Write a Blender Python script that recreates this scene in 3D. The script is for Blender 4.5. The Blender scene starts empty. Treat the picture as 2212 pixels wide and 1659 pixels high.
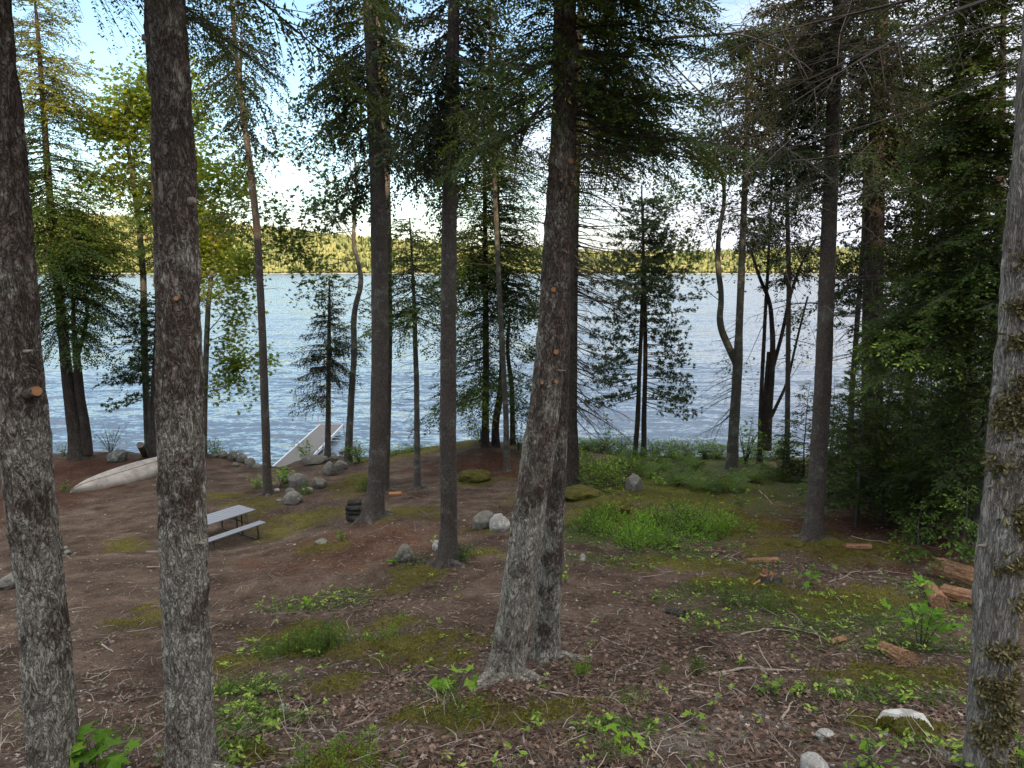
import bpy, math, random
import numpy as np
from mathutils import Vector, Matrix
R = math.radians
sc = bpy.context.scene
col = sc.collection

# ------------------------------------------------------------------ camera
F = 1580.0; CX, CY = 1106.0, 829.5; CAMZ = 10.0; PITCH = R(8.97)
cam_d = bpy.data.cameras.new('camera'); cam = bpy.data.objects.new('camera', cam_d); col.objects.link(cam)
cam_d.sensor_width = 36.0; cam_d.lens = 36.0 * F / 2212.0
cam_d.clip_start = 0.1; cam_d.clip_end = 9000
cam.location = (0, 0, CAMZ); cam.rotation_euler = (math.pi / 2 - PITCH, 0, 0)
sc.camera = cam
# ------------------------------------------------------------------ world, sun, exposure
SUN_EL = R(12.5); SUN_AZ = math.atan2(0.42, -0.9)      # toward the sun: behind the viewpoint, to the right
S = Vector((math.sin(SUN_AZ) * math.cos(SUN_EL), math.cos(SUN_AZ) * math.cos(SUN_EL), math.sin(SUN_EL)))
w = bpy.data.worlds.new('World'); sc.world = w; w.use_nodes = True
nt = w.node_tree; N = nt.nodes; Lk = nt.links; N.clear()
out = N.new('ShaderNodeOutputWorld'); bg = N.new('ShaderNodeBackground'); sky = N.new('ShaderNodeTexSky')
sky.sky_type = 'NISHITA'; sky.sun_disc = False; sky.sun_elevation = SUN_EL; sky.sun_rotation = SUN_AZ
sky.altitude = 150; sky.air_density = 1.0; sky.dust_density = 0.6; sky.ozone_density = 1.6
bg.inputs['Strength'].default_value = 0.14
tc = N.new('ShaderNodeTexCoord'); sep = N.new('ShaderNodeSeparateXYZ'); Lk.new(tc.outputs['Generated'], sep.inputs[0])
mp = N.new('ShaderNodeMapping'); mp.inputs['Scale'].default_value = (1.6, 1.6, 5.0); Lk.new(tc.outputs['Generated'], mp.inputs[0])
nz = N.new('ShaderNodeTexNoise'); nz.inputs['Scale'].default_value = 2.0; nz.inputs['Detail'].default_value = 7; nz.inputs['Roughness'].default_value = 0.6
Lk.new(mp.outputs[0], nz.inputs[0])
def wm(op, a, b, clamp=False):
    n = N.new('ShaderNodeMath'); n.operation = op; n.use_clamp = clamp
    for i, v in enumerate((a, b)):
        if isinstance(v, (int, float)): n.inputs[i].default_value = v
        else: Lk.new(v, n.inputs[i])
    return n.outputs[0]
# cloud cover grows towards the east (right) and towards the horizon
az = wm('MULTIPLY', sep.outputs[0], 1.6)
hz = wm('MULTIPLY', wm('SUBTRACT', 0.22, sep.outputs[2]), 1.9)
cov = wm('ADD', wm('ADD', az, hz), wm('MULTIPLY', wm('SUBTRACT', nz.outputs[0], 0.5), 2.6))
cov = wm('MULTIPLY', wm('ADD', cov, 0.16), 1.0, True)
mixc = N.new('ShaderNodeMix'); mixc.data_type = 'RGBA'
# unseen closed cloud deck overhead, added and brightened to light the shaded foreground
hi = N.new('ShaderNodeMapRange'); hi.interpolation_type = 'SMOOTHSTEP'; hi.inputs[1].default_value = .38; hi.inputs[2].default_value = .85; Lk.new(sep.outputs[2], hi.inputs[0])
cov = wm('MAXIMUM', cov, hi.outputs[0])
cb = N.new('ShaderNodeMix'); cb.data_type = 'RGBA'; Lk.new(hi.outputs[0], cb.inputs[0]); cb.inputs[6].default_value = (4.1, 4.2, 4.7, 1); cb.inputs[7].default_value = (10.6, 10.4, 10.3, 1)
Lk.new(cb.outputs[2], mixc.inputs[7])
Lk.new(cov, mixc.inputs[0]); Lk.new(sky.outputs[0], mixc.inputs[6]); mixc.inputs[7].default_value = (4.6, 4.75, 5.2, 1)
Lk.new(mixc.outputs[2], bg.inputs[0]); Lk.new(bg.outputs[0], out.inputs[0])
sd = bpy.data.lights.new('sun', 'SUN'); sd.energy = 3.6; sd.angle = R(0.5); sd.color = (1.0, 0.74, 0.47)
sun = bpy.data.objects.new('sun', sd); col.objects.link(sun); sun.rotation_euler = (-S).to_track_quat('-Z', 'Y').to_euler(); sun.location = (0, -20, 40)
sc.view_settings.view_transform = 'Standard'; sc.view_settings.look = 'None'; sc.view_settings.gamma = 1
sc.view_settings.exposure = 1.1
sc.cycles.max_bounces = 6; sc.cycles.transparent_max_bounces = 4; sc.cycles.use_denoising = True
sc.cycles.sample_clamp_indirect = 6

# ------------------------------------------------------------------ projection helpers (pixels of a 2212 x 1659 copy of the photo)
FW = np.array((0, math.cos(PITCH), -math.sin(PITCH))); UP = np.array((0, math.sin(PITCH), math.cos(PITCH)))
def ray(x, y): return FW + UP * ((CY - y) / F) + np.array((1.0, 0, 0)) * ((x - CX) / F)
def at(x, y, Y):
    d = ray(x, y); return np.array((0, 0, CAMZ)) + d * (Y / d[1])
def mpp(x, y, Y):                      # metres per pixel at that point
    return Y / ray(x, y)[1] / F
def zat(y, Y): return float(at(CX, y, Y)[2])

# ------------------------------------------------------------------ noise
def _h(ix, iy, iz, s):
    n = (ix * 374761393 + iy * 668265263 + iz * 2147483647 + s * 1274126177) & 0xffffffff
    n = ((n ^ (n >> 13)) * 1274126177) & 0xffffffff
    n = ((n ^ (n >> 16)) * 2246822519) & 0xffffffff
    return ((n ^ (n >> 15)) & 0xffff) / 65535.0
def vnoise(x, y, z=0.0, s=0):
    x, y, z = np.broadcast_arrays(np.asarray(x, float), np.asarray(y, float), np.asarray(z, float))
    fx, fy, fz = np.floor(x), np.floor(y), np.floor(z)
    ix, iy, iz = fx.astype(np.int64), fy.astype(np.int64), fz.astype(np.int64)
    u, v, t = x - fx, y - fy, z - fz
    u, v, t = u*u*(3-2*u), v*v*(3-2*v), t*t*(3-2*t)
    def c(a, b, d): return _h(ix + a, iy + b, iz + d, s)
    a = (c(0,0,0)*(1-u)+c(1,0,0)*u)*(1-v)+(c(0,1,0)*(1-u)+c(1,1,0)*u)*v
    b = (c(0,0,1)*(1-u)+c(1,0,1)*u)*(1-v)+(c(0,1,1)*(1-u)+c(1,1,1)*u)*v
    return a*(1-t)+b*t
def fbm(x, y, z=0.0, o=4, s=0, g=0.5):
    r = 0; a = 1; tot = 0
    for i in range(o):
        r = r + a * vnoise(np.asarray(x)*2**i, np.asarray(y)*2**i, np.asarray(z)*2**i, s + i*17); tot += a; a *= g
    return r / tot
def sstep(a, b, x):
    t = np.clip((np.asarray(x, float) - a) / (b - a), 0, 1); return t*t*(3-2*t)

# ------------------------------------------------------------------ mesh accumulator and tagging
class Acc:
    def __init__(s): s.v = []; s.f = []; s.t = []; s.n = 0; s.m = []
    def add(s, V, Fc, tint=0.5, mi=0):
        V = np.asarray(V, np.float32).reshape(-1, 3); Fc = np.asarray(Fc, np.int64)
        s.v.append(V); s.f.append(Fc + s.n); s.n += len(V)
        s.t.append(np.broadcast_to(np.asarray(tint, np.float32), (len(Fc),))); s.m.append(np.full(len(Fc), mi, np.int32))
    def build(s, name, mats, parent=None, smooth=False, tint=False, loc=None):
        me = bpy.data.meshes.new(name)
        V = np.concatenate(s.v); 
        loops = np.concatenate([f.ravel() for f in s.f]).astype(np.int32)
        cnt = np.concatenate([np.full(len(f), f.shape[1], np.int32) for f in s.f])
        if loc is not None: V = V - np.asarray(loc, np.float32)
        me.vertices.add(len(V)); me.vertices.foreach_set('co', V.ravel().astype(np.float32))
        me.loops.add(len(loops)); me.loops.foreach_set('vertex_index', loops)
        me.polygons.add(len(cnt)); st = np.zeros(len(cnt), np.int32); st[1:] = np.cumsum(cnt)[:-1]
        me.polygons.foreach_set('loop_start', st)
        me.polygons.foreach_set('use_smooth', np.full(len(cnt), smooth, bool))
        me.polygons.foreach_set('material_index', np.concatenate(s.m))
        if tint:
            a = me.attributes.new('tint', 'FLOAT', 'FACE'); a.data.foreach_set('value', np.concatenate(s.t).astype(np.float32))
        me.update(calc_edges=True)
        for m in (mats if isinstance(mats, (list, tuple)) else [mats]): me.materials.append(m)
        o = bpy.data.objects.new(name, me); col.objects.link(o)
        if loc is not None and parent is None: o.location = loc
        if parent is not None: o.parent = parent
        return o
def tag(o, label=None, cat=None, group=None, kind=None):
    if label: o['label'] = label
    if cat: o['category'] = cat
    if group: o['group'] = group
    if kind: o['kind'] = kind
    return o
def empty(name, loc, label=None, cat=None, group=None, rz=0):
    o = bpy.data.objects.new(name, None); col.objects.link(o); o.location = loc; o.rotation_euler = (0, 0, rz); o.empty_display_size = .3
    return tag(o, label, cat, group)

def tube(acc, P, r, n=6, tint=.5, caps=False, mi=0, disp=None):
    P = np.asarray(P, float); r = np.broadcast_to(np.asarray(r, float), (len(P),))
    T = np.gradient(P, axis=0); T /= np.linalg.norm(T, axis=1)[:, None] + 1e-9
    ref = np.array((1.0, 0, 0)) if abs(T[0][0]) < .8 else np.array((0, 0, 1.0))
    A = np.cross(T, ref); A /= np.linalg.norm(A, axis=1)[:, None] + 1e-9
    B = np.cross(T, A)
    th = np.arange(n) * 2 * math.pi / n
    rr = r[:, None] * np.ones(n)[None]
    if disp is not None: rr = rr + disp
    V = P[:, None] + (A[:, None] * np.cos(th)[None, :, None] + B[:, None] * np.sin(th)[None, :, None]) * rr[..., None]
    m = len(P); i = np.arange(m - 1)[:, None] * n; j = np.arange(n)[None]; k = (j + 1) % n
    Fc = np.stack([i + j, i + k, i + n + k, i + n + j], -1).reshape(-1, 4)
    acc.add(V.reshape(-1, 3), Fc, tint, mi)
    if caps:
        b = acc.n - m * n
        acc.f.append(np.array([np.arange(n)[::-1] + b])); acc.t.append(np.array([.5], np.float32)); acc.m.append(np.array([mi if caps is True else caps], np.int32))
        acc.f.append(np.array([np.arange(n) + b + (m-1)*n])); acc.t.append(np.array([.5], np.float32)); acc.m.append(np.array([mi if caps is True else caps], np.int32))
def box(acc, c, s, Rm=None, mi=0, bev=0.0):
    x, y, z = np.array(s) / 2.0
    if bev <= 0:
        V = np.array([(a, b, d) for a in (-x, x) for b in (-y, y) for d in (-z, z)], float)
        Fc = np.array([(0,1,3,2),(4,6,7,5),(0,4,5,1),(2,3,7,6),(0,2,6,4),(1,5,7,3)])
        if Rm is not None: V = V @ np.asarray(Rm).T
        acc.add(V + np.array(c), Fc, .5, mi); return
    b = bev
    pr = [(-x+b,-y),(x-b,-y),(x,-y+b),(x,y-b),(x-b,y),(-x+b,y),(-x,y-b),(-x,-y+b)]
    V = []
    for zz, ins in ((-z, b), (-z+b, 0), (z-b, 0), (z, b)):
        for (px, py) in pr: V.append((px*(1-ins/max(x,1e-6)) if ins else px, py*(1-ins/max(y,1e-6)) if ins else py, zz))
    V = np.array(V)
    Fc = [(r*8+i, r*8+(i+1)%8, (r+1)*8+(i+1)%8, (r+1)*8+i) for r in range(3) for i in range(8)]
    if Rm is not None: V = V @ np.asarray(Rm).T
    acc.add(V + np.array(c), np.array(Fc), .5, mi)
    k = acc.n - 32
    acc.f.append(np.array([[k+i for i in range(7,-1,-1)]])); acc.t.append(np.array([.5], np.float32)); acc.m.append(np.array([mi], np.int32))
    acc.f.append(np.array([[k+24+i for i in range(8)]])); acc.t.append(np.array([.5], np.float32)); acc.m.append(np.array([mi], np.int32))

# ------------------------------------------------------------------ materials
class MB:
    def __init__(s, name):
        s.m = bpy.data.materials.new(name); s.m.use_nodes = True; s.nt = s.m.node_tree; s.N = s.nt.nodes; s.L = s.nt.links
        s.b = s.N['Principled BSDF']; s.out = s.N['Material Output']; s.b.inputs['Roughness'].default_value = .8
        s.b.inputs['Specular IOR Level'].default_value = .3
    def n(s, t, **k):
        x = s.N.new('ShaderNode' + t)
        for a, v in k.items(): setattr(x, a, v)
        return x
    def coord(s, scale=(1,1,1), which='Object', rot=(0,0,0)):
        c = s.n('TexCoord'); m = s.n('Mapping'); m.inputs['Scale'].default_value = scale; m.inputs['Rotation'].default_value = rot
        s.L.new(c.outputs[which], m.inputs[0]); return m.outputs[0]
    def noise(s, vec, scale, detail=4, rough=.55, dist=0):
        x = s.n('TexNoise'); x.inputs['Scale'].default_value = scale; x.inputs['Detail'].default_value = detail
        x.inputs['Roughness'].default_value = rough; x.inputs['Distortion'].default_value = dist; s.L.new(vec, x.inputs['Vector']); return x.outputs[0]
    def math(s, op, a, b=0.0, clamp=False):
        x = s.n('Math', operation=op, use_clamp=clamp)
        for i, v in enumerate((a, b)):
            if isinstance(v, (int, float)): x.inputs[i].default_value = v
            else: s.L.new(v, x.inputs[i])
        return x.outputs[0]
    def mix(s, f, a, b, mode='MIX'):
        x = s.n('Mix', data_type='RGBA', blend_type=mode)
        for i, v in ((0, f), (6, a), (7, b)):
            if isinstance(v, (int, float)): x.inputs[i].default_value = v
            elif isinstance(v, tuple): x.inputs[i].default_value = v if len(v) == 4 else (*v, 1)
            else: s.L.new(v, x.inputs[i])
        return x.outputs[2]
    def ramp(s, f, stops, interp='LINEAR'):
        x = s.n('ValToRGB'); x.color_ramp.interpolation = interp; cr = x.color_ramp
        while len(cr.elements) < len(stops): cr.elements.new(.5)
        for e, (p, c) in zip(cr.elements, stops):
            e.position = p; e.color = (c, c, c, 1) if isinstance(c, (int, float)) else (*c, 1)
        s.L.new(f, x.inputs[0]); return x.outputs[0]
    def attr(s, name):
        x = s.n('Attribute'); x.attribute_name = name; return x.outputs['Fac']
    def bump(s, h, strength=.5, dist=.02):
        x = s.n('Bump'); x.inputs['Strength'].default_value = strength; x.inputs['Distance'].default_value = dist
        s.L.new(h, x.inputs['Height']); s.L.new(x.outputs[0], s.b.inputs['Normal']); return x
    def col(s, c):
        if isinstance(c, tuple): s.b.inputs['Base Color'].default_value = (*c, 1)
        else: s.L.new(c, s.b.inputs['Base Color'])
        return s
    def vor(s, vec, scale, feature='F1', out=0, rand=1.0):
        x = s.n('TexVoronoi', feature=feature); x.inputs['Scale'].default_value = scale; x.inputs['Randomness'].default_value = rand
        s.L.new(vec, x.inputs['Vector']); return x.outputs[out]
def bark(name, c1, c2, crack, lichen, lc, amount=.5, sc_=9.0, elong=.33, bump=.9, dist=.03, low=None):
    m = MB(name); v = m.coord((1, 1, elong)); vi = m.coord()
    x = m.n('TexNoise'); x.inputs['Scale'].default_value = sc_*.8; x.inputs['Detail'].default_value = 3
    m.L.new(v, x.inputs['Vector']); va = m.n('VectorMath', operation='MULTIPLY_ADD'); m.L.new(x.outputs[1], va.inputs[0]); va.inputs[1].default_value = (.16,.16,.16); m.L.new(v, va.inputs[2])
    r1 = m.math('ABSOLUTE', m.math('SUBTRACT', m.noise(va.outputs[0], sc_*1.6, 3, .6), .5)); r2 = m.math('ABSOLUTE', m.math('SUBTRACT', m.noise(va.outputs[0], sc_*4.2, 3, .6), .5))
    fine = m.noise(vi, sc_*8, 5, .75)
    cr = m.math('MULTIPLY', m.ramp(r1, [(0.0, .30), (.035, .75), (.09, 1.0)]), m.ramp(r2, [(0.0, .22), (.03, .7), (.08, 1.0)]))
    base = m.mix(fine, c1, c2); base = m.mix(m.ramp(m.noise(vi, 2.6, 3), [(.35, 0.0), (.65, .6)]), base, c1)
    base = m.mix(m.math('MULTIPLY', cr, 1.0), crack, base)
    l1 = m.noise(vi, 3.2, 3, .6); l2 = m.noise(m.coord((1,1,.6)), 26, 6, .85)
    lf = m.math('ADD', m.math('MULTIPLY', l1, .55), m.math('MULTIPLY', l2, .55))
    if low is not None:      # lichen grows thicker lower down the trunk
        sp = m.n('SeparateXYZ'); m.L.new(vi, sp.inputs[0])
        g = m.math('MULTIPLY', m.math('SUBTRACT', low, sp.outputs[2]), .035, False)
        g = m.math('MINIMUM', m.math('MAXIMUM', g, -.055), .06)
        lf = m.math('ADD', lf, g)
    lm = m.ramp(lf, [(.60 - .12*amount, 0.0), (.68 - .12*amount, 1.0)])
    lm = m.math('MULTIPLY', lm, m.math('MULTIPLY', cr, lichen))
    m.col(m.mix(lm, base, lc))
    h = m.math('ADD', m.math('MULTIPLY', cr, .8), m.math('MULTIPLY', fine, .5))
    m.b.inputs['Roughness'].default_value = .92; m.b.inputs['Specular IOR Level'].default_value = .15
    m.bump(h, bump, dist); return m.m
def leafmat(name, stops, trans=.35, rough=.6, spec=.12):
    m = MB(name); c = m.ramp(m.attr('tint'), stops)
    m.col(c); m.b.inputs['Roughness'].default_value = rough; m.b.inputs['Specular IOR Level'].default_value = spec
    t = m.n('BsdfTranslucent'); m.L.new(m.mix(.35, c, (.30, .36, .04)), t.inputs[0])
    x = m.n('MixShader'); x.inputs[0].default_value = trans; m.L.new(m.b.outputs[0], x.inputs[1]); m.L.new(t.outputs[0], x.inputs[2])
    m.L.new(x.outputs[0], m.out.inputs[0]); return m.m
def plain(name, c, rough=.6, metal=0.0, bumpscale=None, var=.25, spec=.3):
    m = MB(name); v = m.coord(); n_ = m.noise(v, bumpscale or 12, 5, .65)
    d = tuple(x*(1-var) for x in c); e = tuple(min(1, x*(1+var*.6)) for x in c)
    m.col(m.mix(n_, d, e)); m.b.inputs['Roughness'].default_value = rough; m.b.inputs['Metallic'].default_value = metal
    m.b.inputs['Specular IOR Level'].default_value = spec
    if bumpscale: m.bump(n_, .35, .01)
    return m.m
M = {}
M['bark_grey'] = bark('grey_bark', (.15,.115,.090), (.36,.29,.24), (.030,.021,.016), .95, (.54,.51,.43), .66, 9.5, .38, 1.0, .035, low=2.9)
M['bark_spruce'] = bark('spruce_bark', (.11,.092,.080), (.25,.21,.185), (.018,.014,.012), .7, (.30,.32,.26), .12, 15, .6, .9, .02)
M['bark_dark'] = bark('dark_bark', (.070,.056,.047), (.16,.13,.11), (.012,.010,.008), .5, (.20,.22,.17), .05, 10, .3, .9, .03)
M['bark_mid'] = bark('mid_grey_bark', (.11,.088,.072), (.27,.22,.185), (.02,.016,.012), .95, (.46,.45,.38), .5, 9, .36, 1.0, .03, low=2.0)
M['bark_thin'] = bark('thin_stem_bark', (.075,.068,.058), (.16,.15,.13), (.03,.026,.022), .9, (.27,.30,.22), .3, 22, .35, .6, .01)
M['bark_pale'] = bark('pale_shaggy_bark', (.46,.405,.355), (.80,.73,.65), (.09,.072,.06), .7, (.60,.60,.55), .55, 13, .13, 1.0, .045)
M['twig'] = plain('twig_wood', (.055,.042,.033), .85)
M['twig_dead'] = plain('dead_twig_wood', (.15,.12,.10), .85)
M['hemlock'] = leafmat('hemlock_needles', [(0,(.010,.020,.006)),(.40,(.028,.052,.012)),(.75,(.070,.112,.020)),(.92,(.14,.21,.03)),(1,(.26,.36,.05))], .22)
M['hemlock_sun_tint'] = leafmat('sun_tinted_needles', [(0,(.045,.060,.012)),(.5,(.12,.135,.022)),(1,(.30,.27,.035))], .4)  # golden copy of the needles, low sunlight put into the colour
M['spruce'] = leafmat('spruce_needles', [(0,(.008,.015,.008)),(.5,(.018,.030,.013)),(.85,(.038,.055,.018)),(1,(.06,.06,.02))], .12)
M['spruce_brown'] = leafmat('browning_spruce_needles', [(0,(.020,.016,.009)),(.5,(.035,.035,.013)),(1,(.09,.06,.025))], .15)
M['pine'] = leafmat('pine_needles', [(0,(.014,.026,.015)),(.5,(.030,.055,.028)),(.85,(.055,.085,.035)),(1,(.12,.12,.04))], .2)
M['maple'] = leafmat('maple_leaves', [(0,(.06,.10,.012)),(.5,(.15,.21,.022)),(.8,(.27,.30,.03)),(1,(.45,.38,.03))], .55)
M['maple_shade_tint'] = leafmat('shade_tinted_maple_leaves', [(0,(.020,.040,.012)),(.6,(.045,.080,.018)),(1,(.10,.15,.03))], .4)  # darker copy of the maple leaves, shade put into the colour
M['bright'] = leafmat('bright_young_leaves', [(0,(.06,.14,.015)),(.5,(.13,.27,.025)),(1,(.28,.44,.05))], .42)
M['cover'] = leafmat('ground_cover_leaves', [(0,(.022,.048,.010)),(.5,(.062,.115,.020)),(.85,(.13,.21,.03)),(1,(.26,.36,.06))], .25)
M['fern'] = leafmat('fern_leaves', [(0,(.04,.09,.02)),(.5,(.085,.15,.035)),(1,(.14,.22,.05))], .35)
M['dead_leaf'] = leafmat('dead_leaves', [(0,(.022,.013,.009)),(.40,(.075,.045,.031)),(.7,(.18,.12,.09)),(.9,(.36,.27,.21)),(1,(.55,.46,.38))], .08, .75)
M['moss_tuft'] = leafmat('moss_tufts', [(0,(.035,.036,.008)),(.5,(.085,.080,.012)),(1,(.15,.14,.02))], .1, .9)
M['lichen_tuft'] = leafmat('lichen_tufts', [(0,(.07,.055,.022)),(.5,(.15,.125,.055)),(1,(.27,.235,.125))], .1, .9)
# ------------------------------------------------------------------ terrain
_cp = [(100,1659,5.3),(1106,1659,5.0),(2100,1659,5.0),(1090,1460,7.9),(600,1460,8.3),(1700,1450,7.9),(2150,1400,8.6),
       (968,1215,13.0),(805,1115,18.0),(567,1166,19.1),(145,1068,25.0),(20,1258,14.2),(250,1450,8.6),(1045,1145,16.5),
       (1755,1165,15.3),(1400,1150,16.0),(1300,1050,22.0),(1600,1050,22.5),(1580,1015,26.0),(2060,1270,12.0),(2150,1000,26.0),
       (1020,1032,25.0),(901,1055,22.5),(578,1070,23.3),(450,1100,21.0),(220,987,30.0),(1250,1270,11.6),(1700,1250,12.2),(750,1270,12.6),
       (0,985,31),(120,980,31),(340,983,31),(450,985,31),(530,992,31),(575,1014,31),(630,1002,31),(700,985,31),(760,997,31),(850,980,31),
       (950,966,30.5),(1040,952,30),(1110,964,30),(1240,970,30),(1320,978,31),(1400,986,31),(1500,986,31.5),(1620,985,31.5),(1800,985,31.5),(2000,985,31.5),(2300,985,31.5),(-200,985,31)]
_C = []
for (x, y, Y) in _cp:
    p = at(x, y, Y); _C.append((p[0], p[1], p[2]))
_C += [(x, y, z) for (x, y, z) in ((-8,0,7.0),(0,0,7.1),(8,0,7.3),(-8,-12,7.6),(8,-12,7.8),(-22,5,5.4),(24,5,6.6),(-25,18,3.0),(26,16,4.6),(0,-30,9),(-40,-20,8),(40,-20,9.5),(-45,25,2.2),(45,25,3.3),(-30,31,2.0),(32,31,2.4))]
_C = np.array(_C)
def _k(d): return np.sqrt(d*d + .5)
_A = np.zeros((len(_C)+3,)*2); _D = _k(np.linalg.norm(_C[:,None,:2]-_C[None,:,:2], axis=2))
_A[:len(_C),:len(_C)] = _D + np.eye(len(_C))*-.15
_A[:len(_C),len(_C):] = np.c_[np.ones(len(_C)), _C[:,:2]]; _A[len(_C):,:len(_C)] = _A[:len(_C),len(_C):].T
_W = np.linalg.solve(_A, np.r_[_C[:,2], 0,0,0])
mounds = []      # (x, y, radius, height)
def gz0(x, y):
    x = np.asarray(x, float); y = np.asarray(y, float); sh = np.broadcast(x, y).shape
    xx, yy = (a.ravel() for a in np.broadcast_arrays(x, y)); r = np.zeros(len(xx)); yc = np.minimum(yy, 33.0)
    for i in range(0, len(xx), 20000):
        a, b = xx[i:i+20000], yc[i:i+20000]
        d = _k(np.hypot(a[:,None]-_C[None,:,0], b[:,None]-_C[None,:,1]))
        r[i:i+20000] = d @ _W[:len(_C)] + _W[-3] + _W[-2]*a + _W[-1]*b
    far = np.maximum(0, -20 - yy); r = np.clip(r, -3, 14)
    return (r).reshape(sh)
def gz(x, y):
    x = np.asarray(x, float); y = np.asarray(y, float); z = gz0(x, y)
    for (mx, my, mr, mh) in mounds:
        d = np.hypot(x-mx, y-my)/mr; z = z + mh*np.maximum(0, 1-d*d)**1.5
    edge = 31.3 + .8*(vnoise(x*.35, 3.3, 0, 5)-.5) + .5*(vnoise(x*1.3, 1.3, 0, 6)-.5)
    t = np.maximum(0, y-edge); z = z - np.minimum(t*1.15, 2.6+.15*t) - .25*sstep(0, 1, t)
    z = z + (fbm(x*1.1, y*1.1, 0, 3, 1)-.5)*.16 + (fbm(x*5, y*5, 0, 2, 9)-.5)*.035
    return z
def g1(x, y): return float(gz(np.array([x]), np.array([y]))[0])
def G(px, py):
    d = ray(px, py); Y = np.linspace(3, 36, 700); t = Y/d[1]; X = d[0]*t; Z = CAMZ + d[2]*t
    below = np.nonzero(Z <= gz(X, Y))[0]
    i = below[0] if len(below) else len(Y)-1
    return np.array((X[i], Y[i], g1(X[i], Y[i])))
for (px, py, rx, mh) in ((1025,1040,.6,.2),(1270,1075,.8,.22),(1325,1108,.55,.28),(1045,985,1.6,.25),(1240,1030,1.1,.2)):
    p = G(px, py); mounds.append((p[0], p[1], rx, mh))
blobs = {'moss': [(650,1135,1.3,.9),(560,1085,.8,.9),(470,1075,.6,.5),(850,1395,.9,.35),(690,1365,.8,.3),(905,1425,.5,.25),(1010,1545,.7,.35),(770,1040,.7,1.2),(760,1060,.5,.8),
    (1260,1065,1.6,1.6),(1340,1110,1.2,.8),(1440,1070,2.6,1.6),(1025,1030,.9,.9),(1090,1140,.9,.5),(900,975,3.2,1.2),(880,1110,1.0,.6),(1590,1255,.8,.4),(1850,1300,1.3,.6),
    (1770,1180,1.3,.9),(510,1440,.5,.3),(880,1250,.5,.5),(1150,1550,.7,.3),(740,1480,.3,.3),(1470,1225,.9,.4),(1030,1195,.6,.5),(1600,1130,1.0,1.0),(1920,1460,.6,.3),(1850,1190,.8,.4),
    (540,1630,.3,.2),(740,1640,.3,.2),(830,1350,.5,.3),(620,1400,.5,.4),(1960,1570,.4,.25),(330,1340,.5,.7),(280,1180,.5,.4),(1240,1120,.8,.6),(690,1190,.6,.5)],
  'green': [(1400,1155,2.2,1.0),(1470,1060,3.4,2.4),(1300,1040,1.4,1.2),(1620,1310,1.0,.8),(1740,1345,1.4,.7),(1890,1340,.9,.7),(1620,1040,3,2.4),(520,1490,.5,.4),(650,1405,.6,.3),(1990,1400,.8,.5),
    (1500,1000,5,2.4),(1150,1000,.5,1),(1900,1500,.6,.3),(1450,1210,1.4,.5),(480,1620,.3,.3),(700,1300,.8,.5),(560,1560,.5,.4),(2080,1290,.8,.8),(1350,1590,.4,.2),(2150,1640,.5,.3)],
  'sand': [(1560,1590,.75,.28),(1630,1560,.4,.2)], 'chips': [(770,1185,1.7,1.3),(850,1160,1.0,1.0)],
  'leafy': [(1350,1400,2.6,1.4),(900,1520,2.2,.7),(1150,1600,2.0,.5),(1600,1420,2.0,1.0),(1550,1200,2.4,.9),(660,1110,1.6,1.2),(1300,1560,1.6,.5),(1800,1250,2.0,.8),(750,1010,2,1.2),(480,1600,.5,.4),(800,1300,1.6,.7),(1900,1560,1.2,.5),(1700,1600,1,.4)],
  'red': [(200,1010,3.0,1.6),(1100,1010,2.6,1.4),(1800,1140,3.0,1.2),(30,1090,2,3),(1500,1190,1,.5),(1900,1190,2.2,.9)]}
BW = {k: [(*G(px, py)[:2], rx*1.25, ry*1.5) for (px, py, rx, ry) in v] for k, v in blobs.items()}
def mask(k, x, y):
    r = np.zeros(np.broadcast(x, y).shape)
    for (bx, by, rx, ry) in BW[k]:
        d = np.sqrt(((x-bx)/rx)**2 + ((y-by)/ry)**2); r = np.maximum(r, 1.25-d)
    nn = fbm(x*2.2, y*2.2, 0, 4, 40+len(k), .6)
    return np.clip((r + (nn-.5)*2.3-.12)*1.6, 0, 1)*(r > 0)
def axis(a, b, fine, mid0, mid1, g):
    out = list(np.arange(mid0, mid1, fine)); s = fine; v = mid0
    lo = []
    while v > a: s *= g; v -= s; lo.append(v)
    s = fine; v = out[-1]; hi = []
    while v < b: s *= g; v += s; hi.append(v)
    return np.array(lo[::-1] + out + hi)
gx = axis(-150, 150, .06, -11.5, 12.5, 1.035); gy = axis(-70, 60, .06, 4.0, 33.5, 1.06)
GX, GY = np.meshgrid(gx, gy); GZ = gz(GX, GY)
mk = {k: mask(k, GX, GY) for k in blobs}
GZ = GZ + mk['moss']*(.02+.03*fbm(GX*7, GY*7, 0, 2, 3)) + (fbm(GX*14, GY*14, 0, 2, 33)-.5)*.022*(1-mk['moss']*.5)
a = Acc(); n_, m_ = len(gx), len(gy)
i = np.arange(m_-1)[:,None]*n_ + np.arange(n_-1)[None]
a.add(np.stack([GX, GY, GZ], -1), np.stack([i, i+1, i+n_+1, i+n_], -1).reshape(-1, 4))
m = MB('forest_floor'); v = m.coord()
n1 = m.noise(v, 1.3, 5, .6); n2 = m.noise(v, 9, 6, .7); n3 = m.noise(v, 42, 5, .75); n4 = m.noise(v, 130, 3, .7)
soil = m.ramp(m.math('ADD', m.math('MULTIPLY', n1, .45), m.math('MULTIPLY', n3, .6)), [(.38,(.026,.018,.013)),(.50,(.078,.053,.038)),(.60,(.145,.103,.077)),(.74,(.27,.21,.165))])
red = m.ramp(m.math('ADD', m.math('MULTIPLY', n2, .4), m.math('MULTIPLY', n3, .6)), [(.38,(.024,.012,.008)),(.52,(.085,.042,.026)),(.68,(.18,.10,.06))])
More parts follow.
